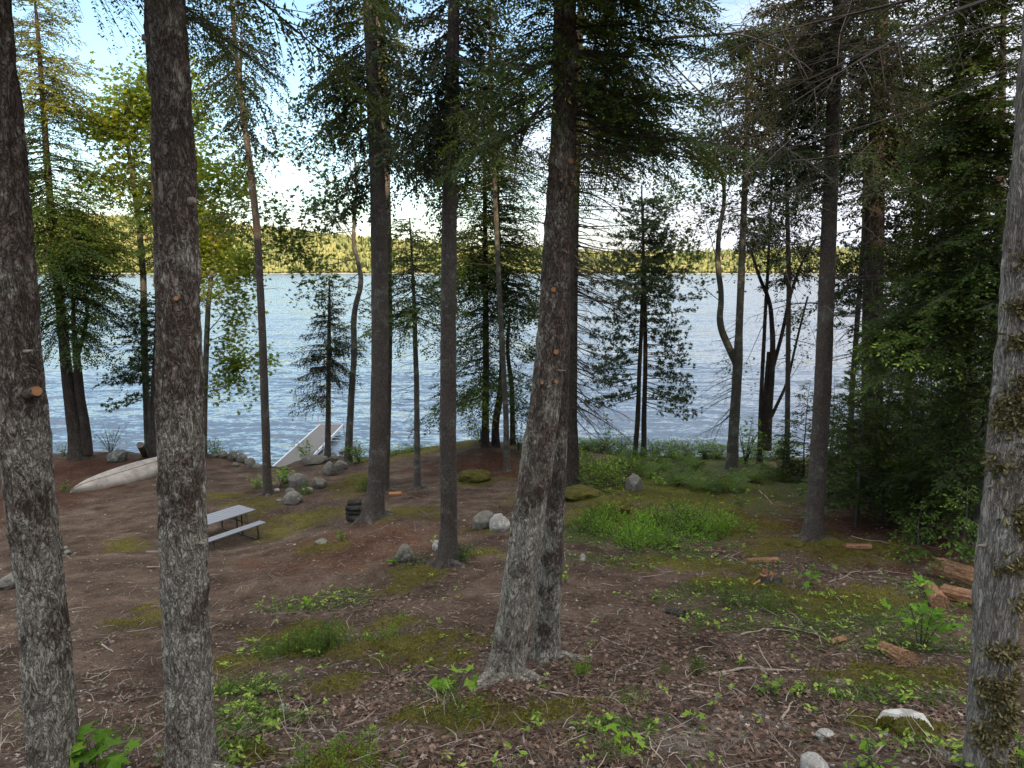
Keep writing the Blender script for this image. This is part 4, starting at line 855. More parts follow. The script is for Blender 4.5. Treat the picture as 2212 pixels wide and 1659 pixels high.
# ------------------------------------------------------------------ rocks
def rockmat(name, c1, c2, lich, amt, moss=0.0):
    m = MB(name); v = m.coord(); a1 = m.noise(v, 5, 5, .65); a2 = m.noise(v, 60, 4, .8); sp = m.vor(v, 90, 'F1', 1)
    c = m.mix(a1, c1, c2); c = m.mix(m.math('MULTIPLY', m.ramp(sp, [(.75,0),(.85,1)]), .5), c, (.05,.045,.045)); c = m.mix(m.math('MULTIPLY', a2, .6), c, c1)
    c = m.mix(m.ramp(m.noise(v, 7, 4, .7), [(.60-amt*.2,0),(.66-amt*.2,1)]), c, lich)
    if moss:
        g = m.n('NewGeometry'); s_ = m.n('SeparateXYZ'); m.L.new(g.outputs['Normal'], s_.inputs[0])
        mm = m.ramp(m.math('ADD', m.noise(v, 6, 4, .6), m.math('MULTIPLY', s_.outputs[2], moss)), [(.66,0),(.78,1)])
        c = m.mix(mm, c, m.mix(a2, (.03,.032,.007), (.11,.105,.018)))
    m.col(c); m.b.inputs['Roughness'].default_value = .9; m.b.inputs['Specular IOR Level'].default_value = .2
    m.bump(m.math('ADD', a2, m.math('MULTIPLY', a1, 1.5)), .7, .02); return m.m
M['granite'] = rockmat('granite', (.10,.088,.076), (.25,.23,.205), (.19,.205,.155), .35, .10)
M['granite_pale'] = rockmat('pale_granite', (.24,.23,.21), (.42,.40,.37), (.48,.48,.44), .3)
M['granite_dark'] = rockmat('dark_granite', (.08,.075,.07), (.20,.19,.18), (.20,.24,.18), .35, .12)
M['mossy_rock'] = rockmat('mossy_rock', (.20,.20,.19), (.40,.40,.38), (.52,.54,.51), .5, .42)
def rock(label, px, py, Y, w_, h_, dp=None, mt='granite', seed=0, name='boulder', group=None, flat=.75, rz=None):
    """px,py: middle of the foot in the photo; Y None: on the ground ray; w_, h_ in photo pixels."""
    p = G(px, py) if Y is None else at(px, py, Y); s = mpp(px, py, p[1]); W_ = w_*s/2; H_ = h_*s
    D_ = (dp or .85)*W_; rs_ = np.random.RandomState(seed+100); lv = 4 if W_ > .12 else 3
    V, Fc = ICO[lv]; V = V.copy(); o = rs_.uniform(0, 50)
    d = 1 + (fbm(V[:,0]*1.1+o, V[:,1]*1.1, V[:,2]*1.1, 4, 7)-.5)*.75
    for _ in range(7):
        nrm = rs_.normal(0,1,3); nrm /= np.linalg.norm(nrm); q = V@nrm*d; lim = rs_.uniform(.68,.9); d = np.where(q > lim, d*(lim+(q-lim)*.25)/q, d)
    V = V*d[:,None] + (fbm(V[:,0]*7+o, V[:,1]*7, V[:,2]*7, 3, 8)-.5)[:,None]*V*.09
    V = V*np.array((W_, D_, H_*.62)); z0 = g1(p[0], p[1]+D_*.5)
    a = Acc(); loc = (p[0], p[1]+D_*.7, z0 + H_*.36); a.add(V, Fc)
    o_ = a.build(name, M[mt], smooth=True); o_.location = loc; o_.rotation_euler = (0,0, rz if rz is not None else rs_.uniform(-.5,.5))
    return tag(o_, label, 'rock', group)
rock('grey boulder partly behind the left edge trunk on the bare soil', 18, 1274, None, 62, 30, seed=1)
rock('rounded pale boulder alone on the soil, below the dock side boulders', 628, 1092, None, 46, 26, seed=2)
rock('upright egg shaped boulder at the back of the dock side boulders', 712, 1028, None, 31, 30, seed=3, dp=.9)
rock('round boulder touching the right side of the egg shaped one', 736, 1016, None, 28, 22, seed=4)
rock('largest wedge shaped boulder in the middle of the dock side boulders', 642, 1056, None, 46, 34, seed=5, dp=.7)
rock('rounded grey boulder just right of the wedge shaped one', 687, 1056, None, 31, 22, seed=6)
rock('flat pale slab lying in front of the wedge shaped boulder', 661, 1064, None, 27, 9, seed=7, mt='granite_pale')
rock('long low boulder on the bank top next to the dock', 672, 1006, None, 50, 20, seed=8)
rock('low dark boulder beneath the thin spruce by the dock', 706, 990, 30.3, 46, 16, seed=9, mt='granite_dark')
rock('small boulder left of the wedge shaped one, half in its shade', 617, 1046, None, 24, 22, seed=10, mt='granite_dark')
rock('small pale stone by the foot of the thin dark spruce', 598, 1064, None, 13, 9, seed=11, mt='granite_pale')
rock('small pinkish stone left of the lone rounded boulder', 602, 1086, None, 15, 8, seed=12)
rock('flat boulder half hidden by greenery in front of the wedge shaped one', 625, 1070, None, 24, 16, seed=13)
rock('boulder at the back of the dock side group just under the leafy bush', 690, 1000, None, 40, 14, seed=14)
rock('tall grey lichened boulder, left of the touching pair below the clearing centre', 1043, 1148, None, 52, 44, seed=15, mt='granite', dp=.8)
rock('speckled boulder, right one of the touching pair', 1076, 1150, None, 44, 40, seed=16, mt='granite_pale', dp=.8)
rock('smooth grey egg shaped rock above the bare leaf litter left of the bushy spruce', 873, 1216, None, 38, 34, seed=17)
rock('white sided rock tucked behind the bushy spruce trunk', 944, 1192, None, 24, 26, seed=18, mt='granite_pale')
rock('flat grey stone sunk in moss right of the picnic table', 692, 1178, None, 34, 11, seed=19)
rock('grey boulder among low evergreen shrubs near the fern bank', 1372, 1064, None, 44, 38, seed=20, mt='granite', dp=.8)
rock('big dark boulder behind the canoe', 247, 996, 29.3, 50, 26, seed=21, mt='granite_dark')
rock('small white quartz rock in the leaf litter right of the thick trunk', 614, 1538, None, 22, 17, seed=22, mt='granite_pale', name='stone')
rock('thumb sized white stone next to the quartz rock', 662, 1540, None, 12, 8, seed=23, mt='granite_pale', name='stone')
rock('white stone in the dark litter behind the twin trunks', 1259, 1214, None, 12, 18, seed=24, mt='granite_pale', name='stone')
rock('white boulder cut by the bottom edge of the picture', 1762, 1690, None, 66, 52, seed=25, mt='granite_pale')
rock('low broad rock with thick moss and white lichen on top', 1972, 1592, None, 140, 28, seed=26, mt='granite_pale', dp=.75)
CUS = [('thick moss pad over the front of the low broad rock at the lower right', 1985, 1602, 105, 40, 21), ('small moss lump on the left end of the low broad rock at the lower right', 1922, 1590, 44, 40, 22)]
rock('flat white lichened stone in the litter above the bottom edge boulder', 1785, 1600, None, 42, 16, seed=27, mt='granite_pale')
for i, (x, y, w_, h_, lb) in enumerate(((478,992,22,14,'leftmost small round rock on the crest of the rocky bank'),(500,996,24,18,'second rock from the left on the crest of the rocky bank'),(520,1003,26,20,'largest tan rock in the tumbled bank above the dock end'),
        (538,1012,28,20,'grey rock at the foot of the tumbled bank'),(552,1014,22,12,'lowest rock of the tumbled bank nearest the thin dark spruce'),(466,1004,16,9,'small flat rock below the crest of the rocky bank'),(508,1010,14,9,'little stone in the soil under the tumbled bank'),(528,990,18,12,'upper right rock on the crest of the rocky bank'))):
    rock(lb, x, y, 30.6 if y < 1006 else 29.8, w_, h_, seed=40+i, name='boulder')
for i, (x, y, w_, h_, lb) in enumerate(((137,1190,16,9,'top stone of the small pile right of the left edge trunk'),(143,1199,17,9,'middle brown stone of the small pile right of the left edge trunk'),(134,1206,12,8,'lowest pale stone of the small pile right of the left edge trunk'),(161,1199,8,5,'tiny stone lying just right of the small stone pile'),(326,1143,10,7,'tiny pale stone left of the thick trunk on the bare soil'))):
    rock(lb, x, y, None, w_, h_, seed=60+i, name='stone')
# moss mounds as cushions of their own
def cushion(label, px, py, w_, h_, seed, n=1500):
    p = G(px, py); s = mpp(px, py, p[1]); W_, H_ = w_*s/2, h_*s; rs_ = np.random.RandomState(seed)
    V, Fc = ICO[4]; V = V*(1+(fbm(V[:,0]*2+seed, V[:,1]*2, V[:,2]*2, 4, 5)-.5)[:,None]*.5); V = V*np.array((W_, W_*.8, H_*.75)); V[:,2] = np.maximum(V[:,2], -.1)
    loc = np.array((p[0], p[1]+W_*.5, g1(p[0], p[1]+W_*.4))); root = empty('moss_cushion', loc, label, 'moss')
    a = Acc(); a.add(V, Fc); a.build('mat', M['moss_mat'], root, smooth=True)
    t = Acc(); u = rs_.normal(0,1,(n,3)); u[:,2] = np.abs(u[:,2])*.8+.05; u /= np.linalg.norm(u,axis=1)[:,None]
    r_ = (1+(fbm(u[:,0]*2+seed, u[:,1]*2, u[:,2]*2, 4, 5)-.5)*.5)[:,None]; P = u*r_*np.array((W_, W_*.8, H_*.75)); leaves(t, P, max(.022, s*1.6), .5, rs_, 'oval', .8)
    t.build('fuzz', M['moss_tuft'], root, tint=True)
m = MB('moss_mat'); v = m.coord(); a1 = m.noise(v, 40, 5, .7); m.col(m.ramp(m.math('ADD', m.math('MULTIPLY', a1, .6), m.math('MULTIPLY', m.noise(v, 4, 3), .4)), [(.3,(.022,.022,.006)),(.5,(.065,.060,.011)),(.7,(.13,.115,.02))])); m.b.inputs['Roughness'].default_value = 1; m.bump(a1, .8, .02); M['moss_mat'] = m.m
cushion('domed olive moss cushion on the needle covered bank right of the thin pole', 1024, 1040, 74, 20, 1)
cushion('long golden moss mound in front of the low evergreen shrubs', 1325, 1112, 88, 30, 2)
cushion('olive moss mound right behind the twin trunks', 1255, 1078, 90, 20, 3)
cushion('moss pad covering the left root of the moss rooted spruce', 1722, 1186, 48, 20, 4)
cushion('moss pad covering the right root of the moss rooted spruce', 1802, 1184, 58, 20, 5)
cushion('round little moss cushion near the rotten logs', 1868, 1196, 18, 8, 6, 500)
cushion('golden moss mound beside the firewood and boulders', 770, 1048, 60, 16, 7)
cushion('bright moss hump at the edge of the low spot before the twin trunks', 860, 1408, 90, 22, 8, 1800)

for q in CUS: cushion(*q, 2500)
# ------------------------------------------------------------------ picnic table
M['grey_plastic'] = plain('grey_plastic', (.205,.215,.24), .45, bumpscale=30, var=.12)
M['black_steel'] = plain('black_steel', (.018,.020,.020), .35, .0, var=.3, spec=.5)
def frame2(root): pass
C1 = at(552,1100,19.3); ldir = np.array((-.0403,-.0606,0)); ldir /= np.linalg.norm(ldir); wdir = np.array((-ldir[1], ldir[0], 0)); wdir = -wdir if wdir[0] > 0 else wdir
zb = C1[2]-.73; ctr = C1 + wdir*.37 + ldir*.93; rz = math.atan2(ldir[1], ldir[0])
pt = empty('picnic_table', (ctr[0], ctr[1], zb), 'grey plank topped picnic table with black steel frame on the bare soil', 'picnic table', rz=rz)
a = Acc()
for k in range(5): box(a, (0, -.296+.148*k, .71), (1.82, .132, .035), bev=.008)
for s_ in (-1,1):
    box(a, (s_*.915, 0, .708), (.03, .74, .042), bev=.01); box(a, (s_*.55, 0, .68), (.06,.68,.03))
a.build('table_top', M['grey_plastic'], pt)
for s_ in (-1,1):
    a = Acc()
    for k in (-1,1): box(a, (0, s_*.66+k*.065, .43), (1.84, .125, .034), bev=.008)
    box(a, (.915, s_*.66, .428), (.02,.26,.038), bev=.006); box(a, (-.915, s_*.66, .428), (.02,.26,.038), bev=.006)
    a.build('bench', M['grey_plastic'], pt)
for s_ in (-1,1):
    a = Acc(); x = s_*.66; r_ = .019
    P = [(x,-.74,.41),(x,-.78,.36),(x,-.80,.16),(x,-.78,.06),(x,-.70,.03),(x,0,.03),(x,.70,.03),(x,.78,.06),(x,.80,.16),(x,.78,.36),(x,.74,.41)]
    tube(a, P, r_, 8); tube(a, [(x,-.11,.03),(x,-.11,.68)], r_, 8); tube(a, [(x,.11,.03),(x,.11,.68)], r_, 8); tube(a, [(x,-.80,.405),(x,.80,.405)], r_*.8, 8)
    tube(a, [(x,-.25,.68),(x,-.40,.42)], r_*.8, 8); tube(a, [(x,.25,.68),(x,.40,.42)], r_*.8, 8)
    a.build('end_frame', M['black_steel'], pt, smooth=True)
    a = Acc(); tube(a, [(x,0,.42),(x-s_*.35,0,.67)], .014, 8); a.build('brace', M['black_steel'], pt, smooth=True)

# ------------------------------------------------------------------ canoe
tip = at(146,1062,25.0); dr = np.array((.55,.835)); Lc = 4.7; cc_ = tip[:2] + dr*Lc/2; zc_ = tip[2]
cn = empty('canoe', (cc_[0], cc_[1], zc_-.02), 'weathered white canoe lying upside down on the slope by the shore', 'canoe', rz=math.atan2(dr[1], dr[0])); cn.rotation_euler = (R(28), R(-4.0), math.atan2(dr[1], dr[0]))
a = Acc(); nu, nv = 61, 21; u = np.linspace(-1,1,nu); vv = np.linspace(0, math.pi, nv); U, VV = np.meshgrid(u, vv, indexing='ij')
bb = .49*(1-np.abs(U)**2.3)**.85; dd = .42*(1-np.abs(U)**9)**.5 + .03*np.abs(U)**2*(1-np.abs(U)**14)
for ins in (0, .012):
    X = U*Lc/2*(1-ins*.3); Yh = np.sign(np.cos(VV))*np.abs(np.cos(VV))**.8*(bb-ins); Zh = np.sin(VV)**.62*(dd-ins) - .05*(1-np.sin(VV))*np.abs(U)**4
    i = np.arange(nu-1)[:,None]*nv + np.arange(nv-1)[None]; Fq = np.stack([i, i+1, i+nv+1, i+nv], -1).reshape(-1,4)
    a.add(np.stack([X, Yh, Zh], -1), Fq if ins == 0 else Fq[:,::-1])
m = MB('canoe_hull'); v = m.coord(); g_ = m.noise(v, 3, 5, .7); g2 = m.noise(m.coord((1,8,8)), 5, 4, .7); f_ = m.noise(v, 45, 4, .8)
c = m.ramp(m.math('ADD', m.math('MULTIPLY', g_, .5), m.math('MULTIPLY', f_, .5)), [(.36,(.13,.115,.10)),(.5,(.31,.28,.245)),(.64,(.44,.40,.36))]); c = m.mix(m.ramp(g2, [(.6,0),(.72,.5)]), c, (.16,.14,.12))
m.col(c); m.b.inputs['Roughness'].default_value = .6; m.bump(f_, .2, .005)
a.build('hull', m.m, cn, smooth=True)
a = Acc(); tube(a, np.c_[u*Lc/2*.97, u*0, .62**0*(.42*(1-np.abs(u*.97)**9)**.5 + .03*np.abs(u)**2) + .006], .012, 6); a.build('keel', plain('keel_strip', (.20,.16,.14), .6), cn, smooth=True)
for s_ in (-1,1):
    a = Acc(); k = np.linspace(-.985,.985,41); tube(a, np.c_[k*Lc/2, s_*(.49*(1-np.abs(k)**2.3)**.85+.004), -.05*np.abs(k)**4], .014, 6); a.build('gunwale', M['black_steel'], cn, smooth=True)
for k in (-.45,.1,.5):
    a = Acc(); box(a, (k*Lc/2, 0, .02), (.12, .86*(1-abs(k)**2.3)**.85, .02)); a.build('thwart', M['twig'], cn)

# ------------------------------------------------------------------ dock
M['dock_wood'] = plain('dock_wood', (.15,.137,.127), .7, bumpscale=18, var=.3)
M['aluminium'] = plain('aluminium_beam', (.55,.56,.58), .4, .3, var=.12)
N0 = at(586,1013,33.0)[0]; x0_, x1_ = at(691.6,918,44.3)[0], at(741.5,918,44.3)[0]
dx = (x0_-at(586,1013,34.3)[0])/10.0; wD = x1_-x0_
dk = empty('dock', (x0_, 44.3, 0), 'long aluminium framed dock with grey planks running into the lake', 'dock'); y0_ = 44.3
a = Acc(); Ld = 11.6; npl = 80
for k in range(npl):
    yy = -(k+.5)*Ld/npl; box(a, (dx*yy+wD/2, yy, .45), (wD-.10, Ld/npl-.030, .03))
a.build('deck', M['dock_wood'], dk)
for s_ in (0,1):
    a = Acc(); P = np.array([(dx*yy + s_*wD, yy) for yy in (0, -Ld)])
    V = []
    for (xx, yy) in P:
        for (ox, oz) in ((-.035,.34),(.035,.34),(.035,.50),(-.035,.50)): V.append((xx+ox, yy, oz))
    a.add(np.array(V), np.array([(0,1,5,4),(1,2,6,5),(2,3,7,6),(3,0,4,7),(3,2,1,0),(4,5,6,7)])); a.build('side_beam', M['aluminium'], dk)
a = Acc(); box(a, (wD/2, .03, .42), (wD+.06, .05, .14)); a.build('end_beam', M['aluminium'], dk)
for (s_, yy, h_) in ((0,-.15,1.0),(1,-.15,1.02),(0,-5.6,.92),(1,-5.6,1.0)):
    a = Acc(); px_ = dx*yy + s_*wD + (.07 if s_ else -.07); tube(a, [(px_,yy,-.6),(px_,yy,h_)], .028, 10, caps=True); box(a, (px_, yy, .42), (.09,.09,.16)); a.build('post', M['aluminium'], dk)
rock('dark wet rock rising from the water at the right side of the dock', 752, 948, 39.0, 46, 18, seed=81, mt='granite_dark').location[2] = .05
a = Acc(); p = at(560,1019,31.6); box(a, (p[0], p[1], g1(p[0],p[1])+.10), (1.2,.7,.12), bev=.02); tag(a.build('stone_step', M['granite'],), 'flat pale step slab where the path meets the dock', 'step')

# ------------------------------------------------------------------ firewood, logs, stumps
M['log_bark'] = bark('log_bark', (.06,.053,.047), (.16,.145,.13), (.012,.011,.010), .8, (.16,.18,.13), .3, 16, .5, .9, .02)
M['log_end'] = plain('log_end', (.21,.17,.14), .9, bumpscale=50, var=.5)
base = at(762,1114,17.9); zb = g1(base[0]+.1, base[1])
for i, (dx_, dz, r_, L, lb) in enumerate(((.02,.0,.085,.42,'bottom log of the firewood stack'),(.0,.15,.08,.46,'second log up in the firewood stack, greyest bark'),(-.03,.29,.075,.38,'third log up in the firewood stack'),(-.0,.42,.075,.36,'top log of the firewood stack'),(-.20,.10,.055,.16,'short log leaning at the left end of the firewood stack'),(-.20,.27,.055,.14,'upper short log at the left end of the firewood stack'))):
    root = empty('firewood_log', (base[0]+dx_+.05, base[1]+.05*(i%2), zb+r_+dz), lb, 'log'); rg = math.radians((-6,4,-3,7,60,70)[i])
    a = Acc(); d = np.array((math.cos(rg), math.sin(rg), 0))*L/2; tube(a, np.array([-d, -d*.3, d*.4, d]), [r_*.97, r_, r_*1.02, r_*.96], 16, caps=1, disp=(vnoise(np.arange(16)[None]*.7, np.arange(4)[:,None]*3.0, i*5.0)-.5)*.02)
    a.build('wood', [M['log_bark'], M['log_end']], root)
m = MB('rotten_wood'); v = m.coord((1,1,1)); n1 = m.noise(m.coord((1.2,9,9)), 5, 5, .7); n2 = m.noise(v, 40, 4, .7)
m.col(m.ramp(m.math('ADD', m.math('MULTIPLY', n1, .6), m.math('MULTIPLY', n2, .4)), [(.34,(.06,.03,.018)),(.5,(.27,.135,.07)),(.66,(.50,.35,.21))])); m.bump(n1, 1, .05); m.b.inputs['Roughness'].default_value = .95; M['rotten'] = m.m
def rotlog(label, px0, py0, px1, py1, w0, w1, seed, Y0=None, name='rotten_log', cat='log', mats=('rotten',), rag=.35, shards=10):
    p0 = G(px0, py0) if Y0 is None else at(px0, py0, Y0); p1 = G(px1, py1); s = mpp(px0, py0, p0[1]); r0, r1 = w0*s/2, w1*s/2
    ax = p1-p0; L = math.hypot(ax[0], ax[1]); rzz = math.atan2(ax[1], ax[0]); tilt = math.atan2(ax[2], L)
    root = empty(name, p0 + np.array((0,0,r0*.75)), label, cat); root.rotation_euler = (0, -tilt, rzz); Lf = math.hypot(L, ax[2])
    a = Acc(); n, k = 26, 28; t = np.linspace(0, 1, n); th = np.arange(k)*2*math.pi/k
    base_ = np.interp(t, [0,1], [r0, r1]); dp = (fbm(np.cos(th)[None]*2+seed, np.sin(th)[None]*2, t[:,None]*1.2, 4, 3)-.5)*rag*base_[:,None] + (vnoise(th[None]*5, t[:,None]*1.5, seed)-.5)*.14*base_[:,None]
    tube(a, np.c_[t*Lf, t*0, t*0], base_, k, disp=dp, caps=True)
    a.build('wood', M[mats[0]], root, smooth=False)
    if shards:
        a = Acc(); rg = random.Random(seed)
        for j in range(shards):
            an = rg.uniform(0, 6.28); q = np.array((0, math.cos(an)*r0*.75, math.sin(an)*r0*.75)); l_ = rg.uniform(.4,1.3)*r0
            tube(a, [q + (.05,0,0), q + (-l_*.5,0,0), q*1.02 + (-l_,0,0)], [r0*.22, r0*.16, .003], 5)
        a.build('splinters', M[mats[-1]], root)
    return root
rotlog('long split rotten log, upper one of those by the lichen covered trunk', 2032, 1246, 2190, 1300, 46, 50, 1)
rotlog('lower rotten log with crumbling orange grain by the lichen covered trunk', 2040, 1296, 2200, 1335, 38, 40, 2, shards=6)
rotlog('short dark edged chunk of rotten wood propped at the end of the lower log', 2008, 1278, 2030, 1316, 26, 34, 3, shards=5)
rotlog('crumbled orange chunk of rotten wood lying in litter near the maple sapling', 1905, 1408, 1960, 1440, 24, 40, 4, shards=14)
rotlog('flattened orange rotten wood chips by the roots of the moss rooted spruce', 1825, 1186, 1880, 1190, 14, 16, 5, shards=8)
rotlog('pale flat piece of wood between the low shrubs and the broken stump', 1612, 1216, 1680, 1216, 12, 14, 6, shards=4)
rotlog('small tan rotten wood lump beside a stick below the sprouting plants', 1792, 1394, 1822, 1386, 12, 16, 7, shards=5)
rotlog('dark bark covered log hidden behind the lichen covered trunk', 2180, 1262, 2300, 1275, 40, 44, 8, mats=('log_bark',), shards=0)
# broken stump
p = G(1664, 1262); root = empty('broken_stump', p, 'low broken stump with jagged orange splinters on a mossy hump', 'stump'); a = Acc(); rg = random.Random(4)
tube(a, [(0,0,-.1),(0,0,.05),(0,0,.16)], [.30,.22,.17], 16, caps=True, disp=(np.random.RandomState(3).rand(3,16)-.5)*.05); a.build('base', M['log_bark'], root)
a = Acc()
for j in range(26):
    an = rg.uniform(0,6.28); rr = rg.uniform(.02,.17); q = np.array((math.cos(an)*rr, math.sin(an)*rr, .13)); tube(a, [q, q+(rg.gauss(0,.025), rg.gauss(0,.02), rg.uniform(.03,.12))], [.022,.003], 4)
for (x1,z1) in ((-.42,-.03),(-.33,.02),(.30,-.02),(-.22,.2)): tube(a, [(x1*.2,0,.12),(x1,-.1,z1)], [.03,.012], 5)
a.build('splinters', M['cut_wood'], root)
p = G(876-4, 1056+0); rotlog('flat cut stump face among the moss behind the firewood spruce', 842, 1072, 868, 1070, 10, 10, 9, shards=0, mats=('cut_wood',))
rotlog('dark slab of bark lying in the litter right of the twin trunks', 1440, 1325, 1478, 1335, 14, 20, 10, shards=3, mats=('log_bark',), name='bark_slab', cat='bark')
rotlog('driftwood log lying across the bank top behind the canoe', 303, 966, 352, 978, 14, 13, 11, Y0=29.5, shards=0, mats=('twig_dead',), name='driftwood', cat='log')
# sticks
def stick(label, pts, r, seed, mt='pale_stick', lift=.02, forks=0):
    P = []; rg = random.Random(seed)
    Gs = [G(*q) for q in pts]; 
    for i_ in range(len(Gs)-1):
        for t in np.linspace(0, 1, 5)[:-1]: P.append(Gs[i_]*(1-t)+Gs[i_+1]*t + np.array((rg.gauss(0,.006), rg.gauss(0,.006), 0)))
    P.append(Gs[-1]); P = np.array(P); P[:,2] = np.maximum(gz(P[:,0], P[:,1]), P[:,2]-.05) + lift; a = Acc(); tube(a, P-P[0], np.linspace(r, r*.5, len(P)), 7, caps=True)
    for _ in range(forks):
        k = rg.randrange(2, len(P)-1); q = P[k]-P[0]; tube(a, [q, q+(rg.gauss(0,.1), rg.gauss(0,.1), .03), q+(rg.gauss(0,.2), rg.gauss(0,.2), .02)], [r*.6,r*.45,r*.2], 5)
    o = a.build('fallen_stick', M[mt]); o.location = P[0]; tag(o, label, 'stick')
stick('smooth pale stick lying just below the roots of the twin trunks', [(1166,1495),(1210,1502),(1250,1510),(1292,1512)], .012, 1)
stick('long thin twig on the soil right of the twin trunks', [(1290,1375),(1340,1395),(1400,1415)], .007, 2)
stick('lichen crusted branch lying right of the small green fir seedling', [(1530,1462),(1600,1450),(1680,1452),(1745,1450)], .017, 3, forks=3)
stick('pale curved branch across the green plants right of the clearing', [(1600,1375),(1650,1362),(1720,1368)], .012, 4, forks=1)
stick('grey driftwood stick on the soil between the two left trunks', [(222,1395),(245,1412)], .014, 5)
stick('thin forked stick below the grey one between the two left trunks', [(196,1468),(230,1455),(275,1447)], .009, 6, forks=1)
stick('pale flat stick in the leaf litter below the small quartz rock', [(603,1630),(640,1625)], .014, 7)
stick('crooked little stick on the leaves at the bottom centre left', [(668,1590),(690,1585),(705,1615)], .010, 8)
stick('long branch lying on the slope above the sapling with big leaves', [(1790,1262),(1840,1238),(1900,1235),(1960,1242)], .010, 9, forks=3)
stick('pole lying by the canoe', [(330,1050),(400,1040),(430,1036)], .020, 10)
stick('pale branch stub on the soil left of the thick trunk', [(318,1228),(360,1224)], .018, 11)
stick('grey stick pointing up the slope near the mossed low rock', [(1690,1560),(1712,1520)], .014, 12)
stick('thin pale stick at the bottom right between sprouting plants', [(1860,1660),(1915,1610)], .010, 13)
stick('lichened twig beneath the orange chunk of rotten wood', [(1665,1350),(1760,1372),(1800,1395)], .009, 14, forks=3)
stick('crooked driftwood branch on the bank top by the dock', [(598+20,998),(640,992),(662,1000)], .03, 15, mt='twig_dead', lift=.15)
stick('fallen grey branch in the shade right of the moss rooted spruce', [(1840,1160),(1900,1172),(1960,1190)], .014, 16)
stick('broken plank like splinter near the pale curved branch', [(1490,1500),(1540,1502)], .018, 17)
stick('slanting dead branch in the shrubs left of the moss rooted spruce', [(1640,1062),(1668,1090)], .02, 18)

# ------------------------------------------------------------------ shrubs, ferns, sprouts
def spray_plant(name, label, px, py, n, L0, L1, kind, mt, seed, e0=15, e1=70, spread=.15, lod=None, tint=.5, cat='shrub', group=None, Y=None, lift=0.0, sy=1.0):
    p = G(px, py) if Y is None else at(px, py, Y); z = g1(p[0], p[1]); rng = random.Random(seed); root = empty(name, (p[0], p[1], z), label, cat, group); aL, aW = Acc(), Acc()
    lod = lod or (1.3 if p[1] < 12 else 1.9 if p[1] < 20 else 2.6)
    for j in range(n):
        ox, oy = rng.gauss(0, spread), rng.gauss(0, spread*sy); q = (ox, oy, g1(p[0]+ox, p[1]+oy)-z-.01+lift*rng.random())
        place(aL, aW, kind, q, rng.uniform(L0, L1), rng.uniform(0, 6.283), R(rng.uniform(e0, e1)), rng.gauss(0,.4), lod, tint + rng.gauss(0,.13), rng)
    if aW.n: aW.build('stem', M['twig'], root)
    aL.build('foliage', M[mt], root, tint=True); return root
def leaf_plant(name, label, px, py, h, w_, n, size, mt, seed, shape='maple', stems=3, tilt=.5, cat='sapling', group=None, Y=None, tint=.5):
    p = G(px, py) if Y is None else at(px, py, Y); z = g1(p[0], p[1]); rs_ = np.random.RandomState(seed); root = empty(name, (p[0], p[1], z), label, cat, group)
    aW, aL = Acc(), Acc(); P = []
    for s_ in range(stems):
        e = np.array((rs_.normal(0,w_*.5), rs_.normal(0,w_*.5), h*rs_.uniform(.6,1))); b = np.array((rs_.normal(0,.02), rs_.normal(0,.02), -.03)); mid = b*.5+e*.5+(0,0,h*.08)
        tube(aW, [b, mid, e], [.004+h*.006, .003+h*.004, .002], 5)
        for k in range(max(1, n//stems)):
            f = rs_.uniform(.02,1) if name == 'leafy_bush' else rs_.uniform(.25,1)**.7; q = b*(1-f)+e*f + np.array((rs_.normal(0,w_*.35), rs_.normal(0,w_*.35), rs_.normal(0,h*.06))); P.append(q); tube(aW, [b*(1-f*.9)+e*f*.9, q], [.0025,.0015], 3)
    leaves(aL, np.array(P), size, tint, rs_, shape, tilt); aW.build('stem', M['bark_thin'], root); aL.build('leaves', M[mt], root, tint=True); return root
# leafy things (foot pixel)
leaf_plant('maple_sapling', 'bushy maple sapling with big green leaves near the lichen covered trunk', 1990, 1402, .80, .34, 46, .17, 'bright', 1, stems=5, tilt=.35, tint=.35)
leaf_plant('maple_sapling', 'bright green big leaved sapling at the bottom between the two left trunks', 215, 1690, .46, .30, 44, .17, 'bright', 2, stems=5, tilt=.4, tint=.35)
leaf_plant('maple_seedling', 'lime green big leaved seedling standing left of the leaning trunk foot', 985, 1490, .42, .26, 11, .20, 'bright', 3, stems=4, tilt=.35, tint=.65)
leaf_plant('maple_sapling', 'three leafed sprays beside the broken stump', 1740, 1268, .35, .38, 26, .12, 'bright', 4, stems=5, tint=.3)
leaf_plant('leafy_bush', 'airy small leaved bush at the water right of the two stemmed hemlock', 240, 985, 1.5, .75, 190, .09, 'maple', 5, 'oval', 12, Y=31.0)
leaf_plant('leafy_bush', 'bright leafy bush on the crest of the rocky bank', 463, 986, .85, .6, 220, .10, 'bright', 6, 'oval', 12, Y=30.9, tint=.35)
leaf_plant('leafy_bush', 'low green bush hanging over the tumbled bank', 502, 988, .6, .6, 150, .09, 'cover', 7, 'oval', 10, Y=30.9, tint=.6)
leaf_plant('leafy_bush', 'small leafy bush right over the shore end of the dock', 666, 992, .95, .55, 110, .12, 'bright', 8, 'maple', 8, Y=30.6, tint=.2)
leaf_plant('leafy_bush', 'lime leafed bush at the foot of the crooked grey maple', 776, 1000, 1.0, .6, 180, .12, 'bright', 9, 'maple', 10, Y=29.6, tint=.45)
leaf_plant('maple_sapling', 'lime maple sprout right of the thin dark spruce', 607, 1052, .75, .4, 60, .14, 'bright', 10, stems=6, tint=.6)
leaf_plant('maple_sapling', 'lime maple sprout left of the thin dark spruce', 556, 1060, .4, .3, 30, .13, 'bright', 11, stems=5, tint=.6, Y=24.5)
